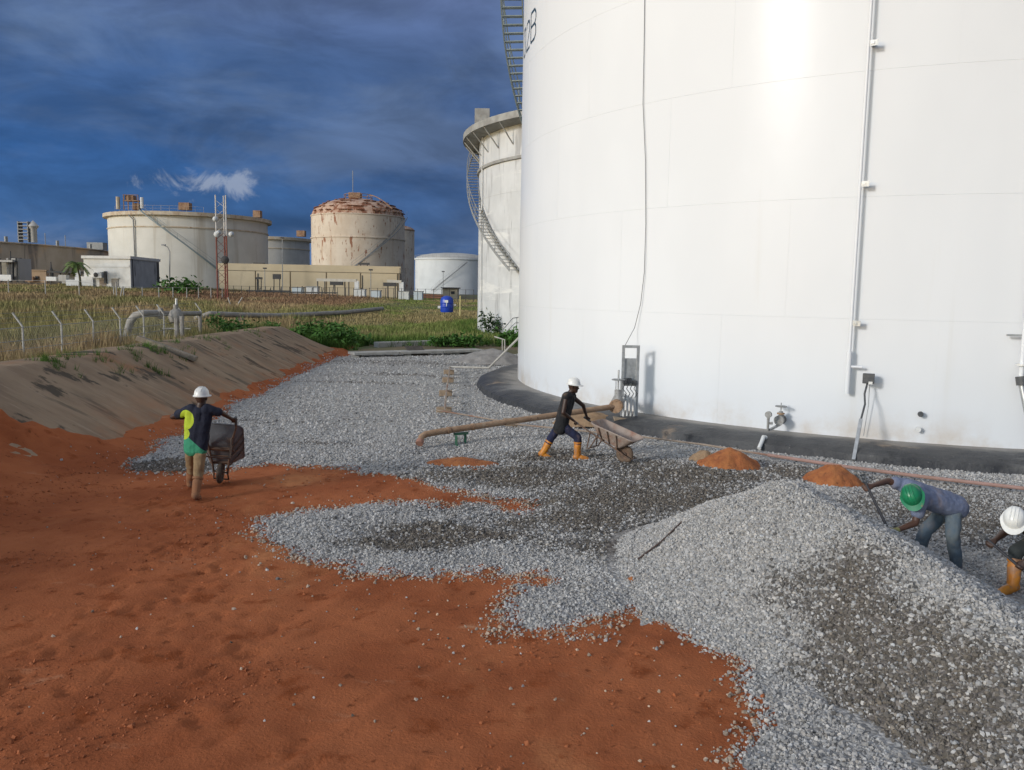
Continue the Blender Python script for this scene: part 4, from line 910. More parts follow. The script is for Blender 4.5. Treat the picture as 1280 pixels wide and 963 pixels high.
for px in (324, 455):
    q = D(px, 330, Yc + 2); MB().box(q, (1.6, .6, .3)).box(q + Vector((-.5, 0, -.4)), (.12, .12, .6)).box(q + Vector((.5, 0, -.4)), (.12, .12, .6)).build('flood_light', M_dark, CB)
# pipe portals in front of it
def portal(px0, px1, pyt, Y, lbl, drop):
    a, b = D(px0, pyt, Y), D(px1, pyt + 1, Y); o = empty('shade_frame', Vector((a.x, a.y, 1.6)), lbl, 'canopy frame')
    MB().beam(a, b, .45, .4).build('beam', mat('cream_steel', (.58, .54, .46), (.5, .46, .38), 2, .7), o)
    for t in drop[0]: q = a + (b - a) * t; MB().tube([Vector((q.x, q.y, 1.6)), q - Vector((0, 0, .2))], .09, 6).build('post', M_dark, o)
    for t in drop[1]: q = a + (b - a) * t; MB().box(q - Vector((0, .1, .45)), (1.8, .6, .5)).build('lamp_box', M_dark, o)
    q = b; MB().box(Vector((q.x, q.y, q.z - .95)), (.6, .4, 1.8)).build('end_panel', M_whitepaint, o)
portal(396, 446, 350, 118, 'cream canopy frame on dark posts left of the white cabinets', ((.02, .20, .45, .70, .80), (.50,)))
portal(484, 502, 351.5, 116, 'small cream canopy frame at the right end of the cream building', ((.05, .55), (.2,)))
# cabinets
M_cab = mat('cabinet_blue_white', (.55, .61, .62), (.48, .54, .56), 1.5, .5); M_cabw = mat('cabinet_white', (.66, .66, .63), (.58, .58, .55), 1.5, .5)
def cabinet(px0, px1, py0, py1, Y, mt, lbl, doors=1):
    a, b = D(px0, py1, Y), D(px1, py0, Y); wd = b.x - a.x; ht = b.z - a.z; c = Vector(((a.x + b.x) / 2, Y, a.z)); o = empty('equipment_cabinet', c, lbl, 'cabinet', 'cabinets in front of the cream building')
    MB().box(c + Vector((0, .6, ht / 2)), (wd, 1.2, ht)).build('body', mt, o)
    for k in range(doors): MB().box(c + Vector((-wd / 2 + wd * (k + .5) / doors, -.03, ht * .48)), (wd / doors - .08, .06, ht * .9)).build('door', mt, o)
    MB().box(c + Vector((0, .6, ht + .05)), (wd + .15, 1.35, .1)).build('lid', M_rail, o)
cabinet(365, 378, 360, 371.5, 118, M_cab, 'pale blue cabinet standing left of the tall twin cabinet')
cabinet(383, 397, 359, 373, 117, M_cabw, 'white twin-door cabinet behind the dark fence posts', 2)
cabinet(442.5, 456, 362.5, 379, 112, M_cabw, 'white three-door cabinet near the thin lamp pole', 3)
cabinet(463, 475, 364, 381, 111, M_cab, 'pale blue cabinet just right of the thin lamp pole')
cabinet(498, 511, 365, 381, 111, M_cabw, 'white cabinet at the right corner of the cream building', 2)
cabinet(517, 528, 365, 382, 110, M_cab, 'pale blue cabinet farthest right, nearest the blue container')
# blue container, hut, yellow post
q = G(558.5, 390.5, 1.55); M_blue = mat('blue_plastic', (.012, .055, .42), (.01, .045, .36), 3, .35); bt_ = empty('water_container', q, 'bright blue upright plastic container standing in the grass', 'container')
hb = q.y / CAM_F * 20.5; MB().lathe(q, [(0, 0), (.52, 0), (.56, .1), (.56, hb * .72), (.50, hb * .86), (.30, hb * .96), (.0, hb)], 20).build('body', M_blue, bt_, smooth=True)
for z in (.3, .55): MB().lathe(q, [(.56, hb * z - .05), (.60, hb * z), (.56, hb * z + .05)], 20).build('rib', M_blue, bt_, smooth=True)
MB().box(q + Vector((.0, -.57, hb * .66)), (.30, .05, .22)).build('label_plate', M_whitepaint, bt_); MB().box(q + Vector((.02, -.58, hb * .48)), (.07, .04, .35)).build('level_strip', M_cab, bt_)
MB().box(q + Vector((-.66, 0, hb * .30)), (.22, .3, .2)).box(q + Vector((.68, 0, hb * .45)), (.22, .3, .12)).build('side_bracket', M_whitepaint, bt_)
a, b = D(553, 373, 138), D(572.5, 361, 138); ht = empty('guard_hut', ((a.x + b.x) / 2, 138, 1.8), 'tiny flat-roofed cream hut behind the blue container', 'hut')
MB().box(((a.x + b.x) / 2, 139.2, (b.z + 1.8) / 2), (b.x - a.x, 2.4, b.z - 1.8)).build('wall', M_cream_wall, ht); MB().box(((a.x + b.x) / 2, 139.1, b.z + .08), (b.x - a.x + .5, 2.9, .2)).build('roof', M_dark, ht); q = D(566, 366, 138); MB().box((q.x, 137.98, q.z), (.6, .06, .45)).build('window', M_dark, ht)
a = G(575, 395, 1.4); lab(MB().tube([a, Vector((a.x, a.y, D(575, 370, a.y).z))], .05, 6).build('marker_post', mat('yellow_post', (.55, .48, .22), (.5, .42, .18), 4, .7), at=a), 'thin yellowish marker post right of the blue container', 'post')
# brown pipe racks and a broken brick edge in the grass
M_brick = mat('broken_brick', (.24, .12, .07), (.17, .085, .05), 2, .95)
for (p0, p1, Y, th, hh, lbl) in (((527, 373), (553, 374), 122, .8, 1.2, 'stack of rusty pipes left of the blue container'), ((535, 401), (597, 397), 84, .8, .7, 'broken brown brick edge in the grass before the streaked tank')):
    a, b = D(*p0, Y), D(*p1, Y); o = MB()
    if Y > 100:
        for i in range(4): o.tube([a + Vector((0, i * .4, -.5 + .32 * i)), b + Vector((0, i * .4, -.5 + .32 * i))], .16, 7)
    else:
        for k in range(18):
            t = k / 18; q = a + (b - a) * t; o.box(q + Vector((0, random.uniform(-.2, .2), -.3 + random.uniform(-.15, .1))), ((b - a).length / 18 * .95, th, hh))
    lab(o.build('pipe_stack' if Y > 100 else 'brick_edging', M_brick, at=a), lbl, 'pipes' if Y > 100 else 'brick edge')
# lattice mast
Ym = 92; mb = D(279, 392, Ym); zt_m = D(279, 244, Ym).z; zr = D(279, 295, Ym).z
MA = empty('lattice_mast', Vector((mb.x, mb.y, 1.6)), 'slim red and white lattice mast with lamps before the beige tank', 'mast')
M_red = mat('mast_red', (.22, .055, .035), (.16, .05, .035), 3, .7); M_mw = mat('mast_white', (.60, .58, .55), (.5, .46, .42), 3, .7)
wv = .56; corners = [Vector((-wv, 0, 0)), Vector((wv, 0, 0)), Vector((0, .95, 0))]; base = Vector((mb.x, mb.y, 0))
for c in corners:
    MB().tube([base + c + Vector((0, 0, 1.4)), base + c + Vector((0, 0, zr))], .085, 7).build('lower_leg', M_red, MA); MB().tube([base + c + Vector((0, 0, zr)), base + c + Vector((0, 0, zt_m))], .075, 7).build('upper_leg', M_mw, MA)
for i in range(3):
    c0, c1 = corners[i], corners[(i + 1) % 3]; b = MB(); b2m = MB(); z = 1.8; k = 0
    while z < zt_m - .8:
        t = (b if z < zr else b2m); z2 = z + .85; t.tube([base + (c0 if k % 2 else c1) + Vector((0, 0, z)), base + (c1 if k % 2 else c0) + Vector((0, 0, z2))], .022, 4); z = z2; k += 1
    b.build('lower_bracing', M_red, MA); b2m.build('upper_bracing', M_mw, MA)
for px, py, s1 in ((269, 274, .3), (271, 293, .35), (289, 293, .3), (281, 325, .45), (273, 291, .25)):
    q = D(px, py, Ym - .3); MB().lathe(q, [(0, -.25), (s1, -.1), (s1 * .9, .15), (.1, .3), (0, .3)], 10, axis=(.2, -1, 0)).build('lamp', M_palew if py < 300 else M_dark, MA, smooth=True)
# lamp poles
def lamp_pole(px, pyb, pyt, Y, arm, lbl, r_=.07):
    a, t = D(px, pyb, Y), D(px, pyt, Y); o = empty('lamp_pole', Vector((a.x, a.y, a.z - 1)), lbl, 'lamp pole', 'thin lamp poles of the depot')
    pts = [a - Vector((0, 0, 1)), t] if not arm else [a - Vector((0, 0, 1)), t - Vector((0, 0, .8)), t + Vector((arm * .35, 0, -.2)), t + Vector((arm, 0, 0))]
    MB().tube(pts, r_, 6).build('pole', M_rail, o); MB().box(pts[-1] + Vector((0, 0, .05)), (.5, .3, .18)).build('lamp_head', M_rail if arm else M_dark, o)
lamp_pole(212, 362, 307, 112, -.8, 'hook-topped grey lamp pole right of the white building')
lamp_pole(353, 366, 298, 121, 0, 'tall thin grey pole before the grey tank')
lamp_pole(463.5, 384, 338, 108, 0, 'thin pole with a small dark lamp between the cabinets', .05)
lamp_pole(331, 363, 336, 119, 0, 'short dark pole at the left end of the cream building front', .05)
lamp_pole(554, 372, 340, 150, 0, 'thin pole rising behind the cream hut', .05)
# steelwork in front of the cream wall
for i, (px, pyt, wpx, lbl) in enumerate(((324, 348, 5, 'dark steel goalpost farthest left before the cream wall'), (346, 346, 7, 'dark steel stand with a box top before the cream wall'))):
    a, t = D(px, 369, 117), D(px, pyt, 117); wd = wpx * 117 / CAM_F; o = empty('steel_stand', Vector((a.x, a.y, a.z)), lbl, 'steel stand')
    for s1 in (-.5, .5): MB().tube([a + Vector((s1 * wd, 0, -.5)), t + Vector((s1 * wd, 0, 0))], .07, 6).build('post', M_dark, o)
    MB().box(t, (wd + .3, .3, .3 + .4 * i)).build('head', M_dark, o)
    MB().box(a + Vector((0, 0, .6)), (wd + 3.0, .4, .15)).build('pipe_tray', M_dark, o)

a, b = D(306, 369, 114), D(420, 371, 114); PM = empty('pipe_manifold', Vector((a.x, a.y, 2.0)), 'row of dark process pipes on low stands along the cream building', 'pipes')
for i in range(3): MB().tube([a + Vector((0, i * .6, .25 * i)), b + Vector((0, i * .6, .25 * i))], .12 - .02 * i, 7).build('pipe', M_dark if i != 1 else M_rusty, PM)
for t in np.linspace(.04, .96, 9):
    q = a + (b - a) * t; MB().box(q + Vector((0, .5, -.3)), (.16, 1.6, 1.0)).build('stand', M_dark, PM)
    if random.random() < .6: MB().tube([q, q + Vector((.2, 0, random.uniform(.9, 1.8)))], .06, 5).build('riser', M_dark, PM)
# left background: shed, small hut, carport, palm
Ys = 112
a, b = D(0, 350, Ys), D(30, 326, Ys); SH = empty('process_shed', Vector((a.x, a.y, 3.0)), 'grey open process shed on posts at the left edge', 'shed')
MB().box(D(24, 337, Ys + 1), (1.6, 3, 2.9)).build('silo', M_grey_tank, SH); MB().box(D(10, 327, Ys), (3.2, 3.4, .25)).build('roof', M_grey_tank, SH); MB().box(D(8, 338, Ys + 2), (2.2, .3, 2.2)).build('back_wall', mat('drab_wall', (.27, .25, .20), (.22, .2, .16), 1, .9), SH)
for px in (1, 12, 13.5, 21): q = D(px, 338, Ys - 1); MB().box(q, (.16, .16, 3.2)).build('post', M_dark, SH)
MB().tube([D(14, 322, Ys - 1), D(27, 323, Ys - 1)], .06, 5).tube([D(13, 314, Ys - 1), D(13, 338, Ys - 1)], .08, 5).tube([D(16, 325, Ys - 1), D(16, 350, Ys - 1)], .2, 6).build('pipework', M_dark, SH)
MB().box(D(6, 347.5, Ys - 1.2), (2.0, .6, .8)).build('skid', M_whitepaint, SH)
q = D(46, 346, 118); HT = empty('orange_hut', Vector((q.x, q.y, 2.6)), 'low sand-coloured hut beside the streaked brown tank', 'hut'); M_sandwall = mat('sand_wall', (.45, .32, .20), (.38, .27, .17), 1, .9)
MB().box(q + Vector((0, 1, 0)), (2.7, 2, 1.7)).build('wall', M_sandwall, HT); MB().box(q + Vector((0, 1, .9)), (3.0, 2.3, .15)).build('roof', M_sandwall, HT); MB().box(D(46, 347, 117.9), (.4, .1, .4)).build('window', M_dark, HT); MB().box(D(37, 349, 117.6), (1.2, .3, .7)).build('door', M_rusty, HT)
q = D(84, 340.5, 108); CP = empty('carport', Vector((q.x, q.y, 3)), 'dark carport sheltering white crates beside the palm', 'carport')
MB().box(q, (3.6, 3, .25)).build('roof', M_dark, CP)
for dx in (-1.7, -.4, .7, 1.7): MB().box(q + Vector((dx, -.9, -1.0)), (.12, .12, 2.0)).build('post', M_dark, CP)
MB().box(q + Vector((.2, .8, -.9)), (3, .3, 1.4)).build('back_wall', M_greywall, CP)
for px, py, sz, mt_, lbl in ((66, 349, (1.3, .8, .55), M_whitepaint, 'small white crate left of the carport'), (80, 348, (1.0, .8, .8), M_grey_tank, 'grey crate under the carport roof'), (97, 345, (.5, .5, 1.3), M_palew, 'upright white drum at the carport right post'), (102, 354, (3.4, 1, .75), M_palew, 'long pale trough in front of the small white building'), (110, 348.5, (1.7, 1, .5), M_whitepaint, 'white box resting by the wall of the small white building')):
    q = D(px, py, 104); lab(MB().box(q, sz).build('storage_crate', mt_, at=q - Vector((0, 0, sz[2] / 2)), bevel=.03), lbl, 'crate')
q = D(64.5, 350, 112); lab(MB().lathe(q, [(.28, 0), (.28, 1.2), (.10, 1.7), (.06, 2.4), (0, 2.4)], 8).build('vent_stack', M_dark, at=q, smooth=True), 'short dark pointed stack left of the palm', 'vent stack')

# ================================================================== fences, pipeline, vegetation
def fence(label, pts, hz, arm, mt, rails, r_=.035, group=None):
    o = empty('wire_fence', pts[0], label, 'fence')
    for p in pts:
        p = Vector(p); path = [p - Vector((0, 0, .3)), p + Vector((0, 0, hz))] + ([p + Vector((arm[0], arm[1], hz + arm[2]))] if arm else [])
        MB().tube(path, r_, 7).build('post', mt, o, smooth=True)
    for z in rails: MB().tube([Vector(p) + Vector((0, 0, z)) for p in pts], .016 if z < hz * .98 else .022, 5).build('rail_wire', mt, o)
    if arm:
        ln = MB(); a_, b_ = Vector(pts[0]), Vector(pts[-1]); n_ = int((b_ - a_).length / .16)
        for i in range(-9, n_):
            for sg in (0, 1):
                i0, i1 = (i, i + 9) if sg else (i + 9, i); p0 = a_ + (b_ - a_) * (i0 / n_); p1 = a_ + (b_ - a_) * (i1 / n_)
                if 0 <= i0 <= n_ and 0 <= i1 <= n_: ln.tube([p0 + Vector((0, 0, .05)), p1 + Vector((0, 0, hz - .05))], .003, 3, False)
        props(ln.build('chain_link', mt, o, recalc=False), kind='stuff')
        for t in (.3, .65, .98): MB().tube([Vector(p) + Vector((arm[0] * t, arm[1] * t, hz + arm[2] * t)) for p in pts], .008, 4).build('barbed_wire', M_rail, o)
    return o
M_post = mat('fence_post', (.46, .45, .42), (.36, .35, .32), 5, .7)
YS = [20 * k for k in (1.43, 1.555, 1.681, 1.826, 1.965, 2.10, 2.234, 2.364, 2.494, 2.65)]
fence('pale wire fence with slanted post tops along the left bund', [Vector((-20, y, .05 + .15 * ss(y, 36, 50))) for y in YS], 1.62, (-.38, 0, .55), M_post, (.35, .7, 1.05, 1.58), .042)
f2 = []
for px in (-34, 12, 58, 100, 143, 170, 186, 200, 214, 226, 239, 251): q = D(px, 388, 86); f2.append(Vector((q.x, 86 + max(0, px - 143) * .06, 1.0 + (.5 if px < 143 else 0))))
fence('second pale wire fence before the brown grass bank on the left', f2, 2.3, None, M_post, (2.25,), .05)
q = D(150, 388, 86); GB = empty('fence_brace', Vector((q.x - .3, 86, 1.2)), 'braced pale corner posts of the second fence', 'fence brace')
for dx, dt in ((0, 0), (.75, 0), (.1, .55)): MB().tube([Vector((q.x + dx - .3, 86, 1.0)), Vector((q.x + dx - .3 + dt, 86, 3.7 if dx == 0 else 3.3))], .06, 6).build('post', M_post, GB)
f3 = [];
for px in range(282, 600, 10): Yf = 106 - (px - 282) * .008; q = D(px, 372, Yf); f3.append(Vector((q.x, Yf, 1.7)))
fence('dark post fence in front of the cream building and cabinets', f3, 1.9, None, M_dark, (1.85,), .035)
q = D(291, 388, 84); VB2 = empty('fence_strut', Vector((q.x, q.y, .9)), 'pale forked fence strut right of the lattice mast', 'fence brace')
for px in (285, 303): MB().tube([Vector((q.x, q.y, .9)), D(px, 372, 84)], .06, 6).build('strut', M_post, VB2)
# gooseneck pipe and valve
M_gpipe = mat('grey_pipeline', (.34, .32, .29), (.26, .24, .21), 3, .75, stains=[((.25, .21, .17), 2, (1, 1, 1), .6, .75)])
Yg = 47; g = [D(158, 432, Yg), D(160, 412, Yg), D(163, 402, Yg), D(169, 394.5, Yg), D(178, 392, Yg), D(200, 392, Yg + 1), D(218, 392.5, Yg + 2), D(250, 392, Yg + 4)]
GP = empty('gooseneck_pipe', Vector((g[0].x, g[0].y, .1)), 'thick grey gooseneck pipe rising behind the near fence', 'pipe')
MB().tube(g[:6], .21, 14).build('bend', M_gpipe, GP, smooth=True); MB().tube(g[5:], .15, 12).build('run', M_gpipe, GP, smooth=True)
MB().tube([g[5] - Vector((.05, 0, 0)), g[5] + Vector((.12, 0, 0))], .32, 14).build('flange', M_gpipe, GP, smooth=True)
MB().tube([Vector((g[7].x, g[7].y, 0)), g[7]], .12, 8).build('support', M_gpipe, GP)
q = D(220, 396, Yg + 1); PV = empty('pipeline_valve', Vector((q.x, q.y, .2)), 'grey pipeline valve with stem and cross handle on the gooseneck pipe', 'valve')
MB().lathe(q, [(0, -.45), (.38, -.3), (.45, 0), (.3, .35), (.14, .45), (.14, .7), (0, .7)], 12).build('valve_body', M_gpipe, PV, smooth=True); MB().tube([q, q + Vector((.05, 0, 1.05))], .07, 6).build('stem', M_whitepaint, PV)
q = D(221, 411, Yg - .5); MB().tube([q + Vector((-.8, 0, 0)), q + Vector((.8, 0, 0))], .04, 5).tube([q + Vector((0, 0, -.7)), q + Vector((0, 0, .6))], .13, 7).tube([q + Vector((.3, 0, -.7)), q + Vector((.3, 0, .7))], .12, 7).build('drain_legs', M_gpipe, PV)
a, b = D(262, 392.5, 61), D(478, 386, 81); c = D(380, 393.5, 69)
LPp = [a + Vector((-1.3, -.3, -1.3)), a + Vector((-.9, -.2, -.35)), a, D(300, 394, 63.5), D(345, 395, 66), c, D(430, 391, 74.5), b]
PLN = empty('pipeline', Vector((a.x, a.y, .3)), 'long pale grey pipeline crossing the grass towards the cabinets', 'pipeline')
MB().tube(LPp, .20, 12).build('pipe', M_gpipe, PLN, smooth=True)
for p in LPp[3::2]: MB().box(Vector((p.x, p.y, p.z - .6)), (.5, .6, .7)).build('pipe_rest', M_concrete, PLN)
a, b = D(488, 388.5, 104), D(540, 389, 100); lab(MB().beam(a, b, .4, .35).build('kerb_beam', M_slab, at=a), 'pale concrete kerb in the grass left of the blue container', 'kerb')

# grass: too many blades to count
M_grass = mat('grass_blades', (.1, .1, .04), rough=.9, attr=('tint', 'GEOMETRY'), spec=.15)
def blades(name, x, y, z, hgt, wid, tint, nb, label, lean=.45):
    n_ = len(x); rep = np.repeat(np.arange(n_), nb); k = len(rep); a_ = RNG.uniform(0, 2 * PI, k); sp = RNG.uniform(0, 1, k) ** .7 * wid[rep] * 3.2
    b_ = RNG.uniform(0, 2 * PI, k); bx_ = x[rep] + np.cos(b_) * sp; by2 = y[rep] + np.sin(b_) * sp; h = hgt[rep] * RNG.uniform(.5, 1.15, k); wd = wid[rep] * RNG.uniform(.35, .7, k) * .5
    ln = h * lean * RNG.uniform(.1, 1.0, k); t_ = RNG.uniform(0, 2 * PI, k); z_ = z[rep] - .05
    v0 = np.stack([bx_ - np.cos(a_) * wd, by2 - np.sin(a_) * wd, z_], 1); v1 = np.stack([bx_ + np.cos(a_) * wd, by2 + np.sin(a_) * wd, z_], 1); v2 = np.stack([bx_ + np.cos(t_) * ln, by2 + np.sin(t_) * ln, z_ + h], 1)
    v = np.stack([v0, v1, v2], 1).reshape(-1, 3); me = np_mesh(name, v, np.arange(3 * k).reshape(-1, 3))
    c_ = np.repeat(tint[rep] * RNG.uniform(.6, 1.35, (k, 1)), 3, 0); at = me.attributes.new('tint', 'FLOAT_COLOR', 'POINT'); at.data.foreach_set('color', np.concatenate([c_, np.ones((len(c_), 1))], 1).astype(np.float32).ravel())
    return props(link(name, me, M_grass), label, 'grass', kind='stuff')
n_ = 52000; az = R(RNG.uniform(-36, 4, n_)) if False else np.radians(RNG.uniform(-36, 4, n_)); d_ = 24 + 112 * RNG.random(n_) ** .85
x = d_ * np.sin(az); y = d_ * np.cos(az)
fxx, cxx, czz = bund_prof(y)
ok = ((x < cxx - 2.2) | (y > 48.5)) & ~((y < 50) & (x > -9)) & (np.hypot(x - cx2, y - cy2) > r2 + .4) & (np.hypot(x - TCX, y - TCY) > TR + 2.5) & (np.hypot(x - cx5, y - cy5) > r5) & ~((y > 122) & (x > -46))
x, y, d_ = x[ok], y[ok], d_[ok]; z = field_z(x, y); z = np.where((x > -18) & (x < cxx[ok] + 1), np.maximum(z, bund_z(x, y) - .05), z)
gn = fbm(x * .16, y * .10, 111, 5, .6); gn2 = fbm(x * .35, y * .3, 112)
left = ss(-x, 14, 20) * (1 - ss(y, 200, 210)); brown = np.array([.40, .29, .155]); olive = np.array([.33, .265, .13]); green = np.array([.15, .21, .05]); red = np.array([.27, .155, .095])
mixg = .8 * ss(gn + .35 * (gn2 - .5), .47, .60)[:, None]; mixg = mixg * (1 - .4 * left[:, None]); tint = (olive * (1 - left[:, None]) + brown * left[:, None]) * (1 - mixg) + green * mixg
rb = (ss(y, 84, 92) * ss(-x, 16, 20) * ss(x, -48, -36) * (1 - ss(y, 116, 120)))[:, None] * (gn2[:, None] > .35); tint = tint * (1 - .8 * rb) + red * .8 * rb
nearweeds = (np.exp(-(((y - 50) / 5) ** 2)) * ss(x, -18, -12))[:, None]; tint = tint * (1 - .75 * nearweeds) + green * .75 * nearweeds
hgt = (.30 + .38 * left + .25 * nearweeds[:, 0]) * (.45 + 1.5 * gn2 ** 1.6 + .5 * (RNG.random(len(x)) < .06)); hgt = hgt * np.where((y < 60) & (x < -14), 1.35, 1.0) * (1 - .5 * ss(y, 70, 90))
wid = d_ / 1030 * 2.2 + .01
blades('grass', x, y, z, hgt, wid, tint, 8, 'dry brown and green grass covering the ground beyond the yard')
# tufts rooted in the cracked bund and at the foot of the streaked tank
pts = []
for px, py, n2b, sp in ((66, 452, 26, .28), (78, 446, 10, .3), (196, 463, 16, .18), (180, 433, 22, .35), (205, 441, 14, .3), (118, 446, 18, .4), (155, 440, 14, .4), (215, 428, 16, .5), (262, 424, 14, .6), (300, 414, 20, .8)):
    c = S(px, py)
    for k in range(n2b): pts.append((c.x + random.gauss(0, sp), c.y + random.gauss(0, sp * .8)))
for k in range(160):
    c = G(random.uniform(375, 440), random.uniform(418, 442), .1); pts.append((c.x, max(c.y, 44.8)))
for k in range(120):
    a_ = R(random.uniform(-140, -70)); pts.append((cx2 + (r2 + random.uniform(.2, 2)) * math.sin(a_), cy2 + (r2 + random.uniform(.2, 2)) * math.cos(a_)))
for k in range(260):
    pts.append((random.uniform(-9, 1.5), random.uniform(47.6, 52)))
px_, py_ = np.array(pts).T; zz = np.array([surf(a, b) for a, b in pts])
blades('weeds', px_, py_, zz, np.where(py_ < 40, .22, .55) * RNG.uniform(.7, 1.3, len(px_)), np.where(py_ < 40, .022, .06), np.tile(np.array([.06, .12, .022]), (len(px_), 1)) * RNG.uniform(.7, 1.4, (len(px_), 1)), 14, 'green weeds sprouting from the bund and along the tank foot', .8)

# leafy shrubs one can tell apart
M_leaf = mat('weed_leaf', (.06, .15, .022), (.035, .09, .014), 2.5, .7, spec=.3); M_leafd = mat('dark_leaf', (.03, .06, .018), (.02, .045, .015), 2.5, .75, spec=.2); M_stem = mat('green_stem', (.09, .08, .035), (.06, .06, .03), 5, .9)
def shrub(px, py, Y, wx, h, lbl, n_=420, lf=.16, mt=M_leaf):
    c = D(px, py, Y); c.z = surf(c.x, c.y); o = empty('weed_bush', c, lbl, 'bush', 'green bushes at the far end of the yard'); b = MB()
    cen = [(random.uniform(-.7, .7) * wx, random.uniform(-.5, .5) * wx, random.uniform(.25, .8) * h, random.uniform(.25, .5)) for _ in range(9)]
    for i in range(n_):
        q = random.choice(cen); p = c + Vector((q[0] + random.gauss(0, wx * .28 * q[3] * 2), q[1] + random.gauss(0, wx * .25), max(.03, q[2] + random.gauss(0, h * .24))))
        d1 = Vector((random.gauss(0, 1), random.gauss(0, 1), random.gauss(.3, .6))).normalized(); d2 = d1.orthogonal().normalized(); d2 = Quaternion(d1, random.uniform(0, 6.28)) @ d2; s_ = lf * random.uniform(.5, 1.3)
        b.add([p - d1 * s_, p + d2 * s_ * .38, p + d1 * s_, p - d2 * s_ * .38], [(0, 1, 2, 3)])
    b.build('leaves', mt, o, recalc=False); st = MB()
    for i in range(7): q = random.choice(cen); st.tube([c, c + Vector((q[0], q[1], q[2]))], [.03, .012], 4)
    st.build('stems', M_stem, o)
shrub(396, 432, 46.5, 1.5, 1.25, 'largest green bush where the bund ends', 900); shrub(424, 438, 46.0, 1.2, .9, 'green bush left of the raised concrete slab', 600); shrub(446, 434, 49, 1.0, .7, 'low bush above the left end of the raised slab', 350)
shrub(405, 416, 54, 1.6, .9, 'bush behind the largest one at the bund end', 420, .18); shrub(288, 408, 52, 1.7, 1.0, 'green bush under the long pipeline near the mast', 600, .17); shrub(325, 406, 57, 1.8, .8, 'green bush on the bund crest right of the mast', 480, .18); shrub(262, 402, 56, 1.1, 1.2, 'dark green bush right of the pipeline valve', 420, .16)
shrub(580, 428, 47.5, 1.2, .7, 'green bush on the low crumbling wall', 520); shrub(614, 409, 58, .9, 1.4, 'dark shrub against the foot of the streaked tank', 380, .15, M_leafd); shrub(641, 425, 49, .9, .8, 'green bush by the bent pipe handrail', 380); shrub(222, 372, 96, 2.6, 1.6, 'tall green scrub right of the white building', 420, .3); shrub(548, 432, 47.5, .6, .5, 'small bush between the plank ramp and the low wall', 220)
# palm-like tree
q = D(101, 352, 101); q.z = 2.6; tp = D(95, 329, 101); PT = empty('palm_tree', q, 'young palm tree left of the small white building', 'tree')
MB().tube([q, (q + tp) / 2 + Vector((.15, 0, 0)), tp], [.16, .12, .10], 8).build('trunk', M_stem, PT); fb = MB()
for k in range(17):
    a_ = k * 2.4; ln = random.uniform(1.1, 1.9); up_ = random.uniform(-.2, .9); dr = Vector((math.cos(a_), math.sin(a_), 0)); prev = tp
    for j in range(1, 8):
        t = j / 7; p = tp + dr * ln * t + Vector((0, 0, up_ * t * 1.2 - 1.3 * t * t)); sd = dr.cross(Vector((0, 0, 1)))
        for s1 in (-1, 1):
            for e in range(2):
                le = .5 * (1 - .5 * t) * random.uniform(.7, 1.2); m0 = prev + (p - prev) * (.3 + .5 * e); fb.add([m0, m0 + (p - prev) * .55, m0 + sd * s1 * le + dr * .15 - Vector((0, 0, .18))], [(0, 1, 2)])
        prev = p
fb.build('crown', mat('palm_leaf', (.13, .20, .035), (.08, .14, .025), 2, .6), PT, recalc=False)

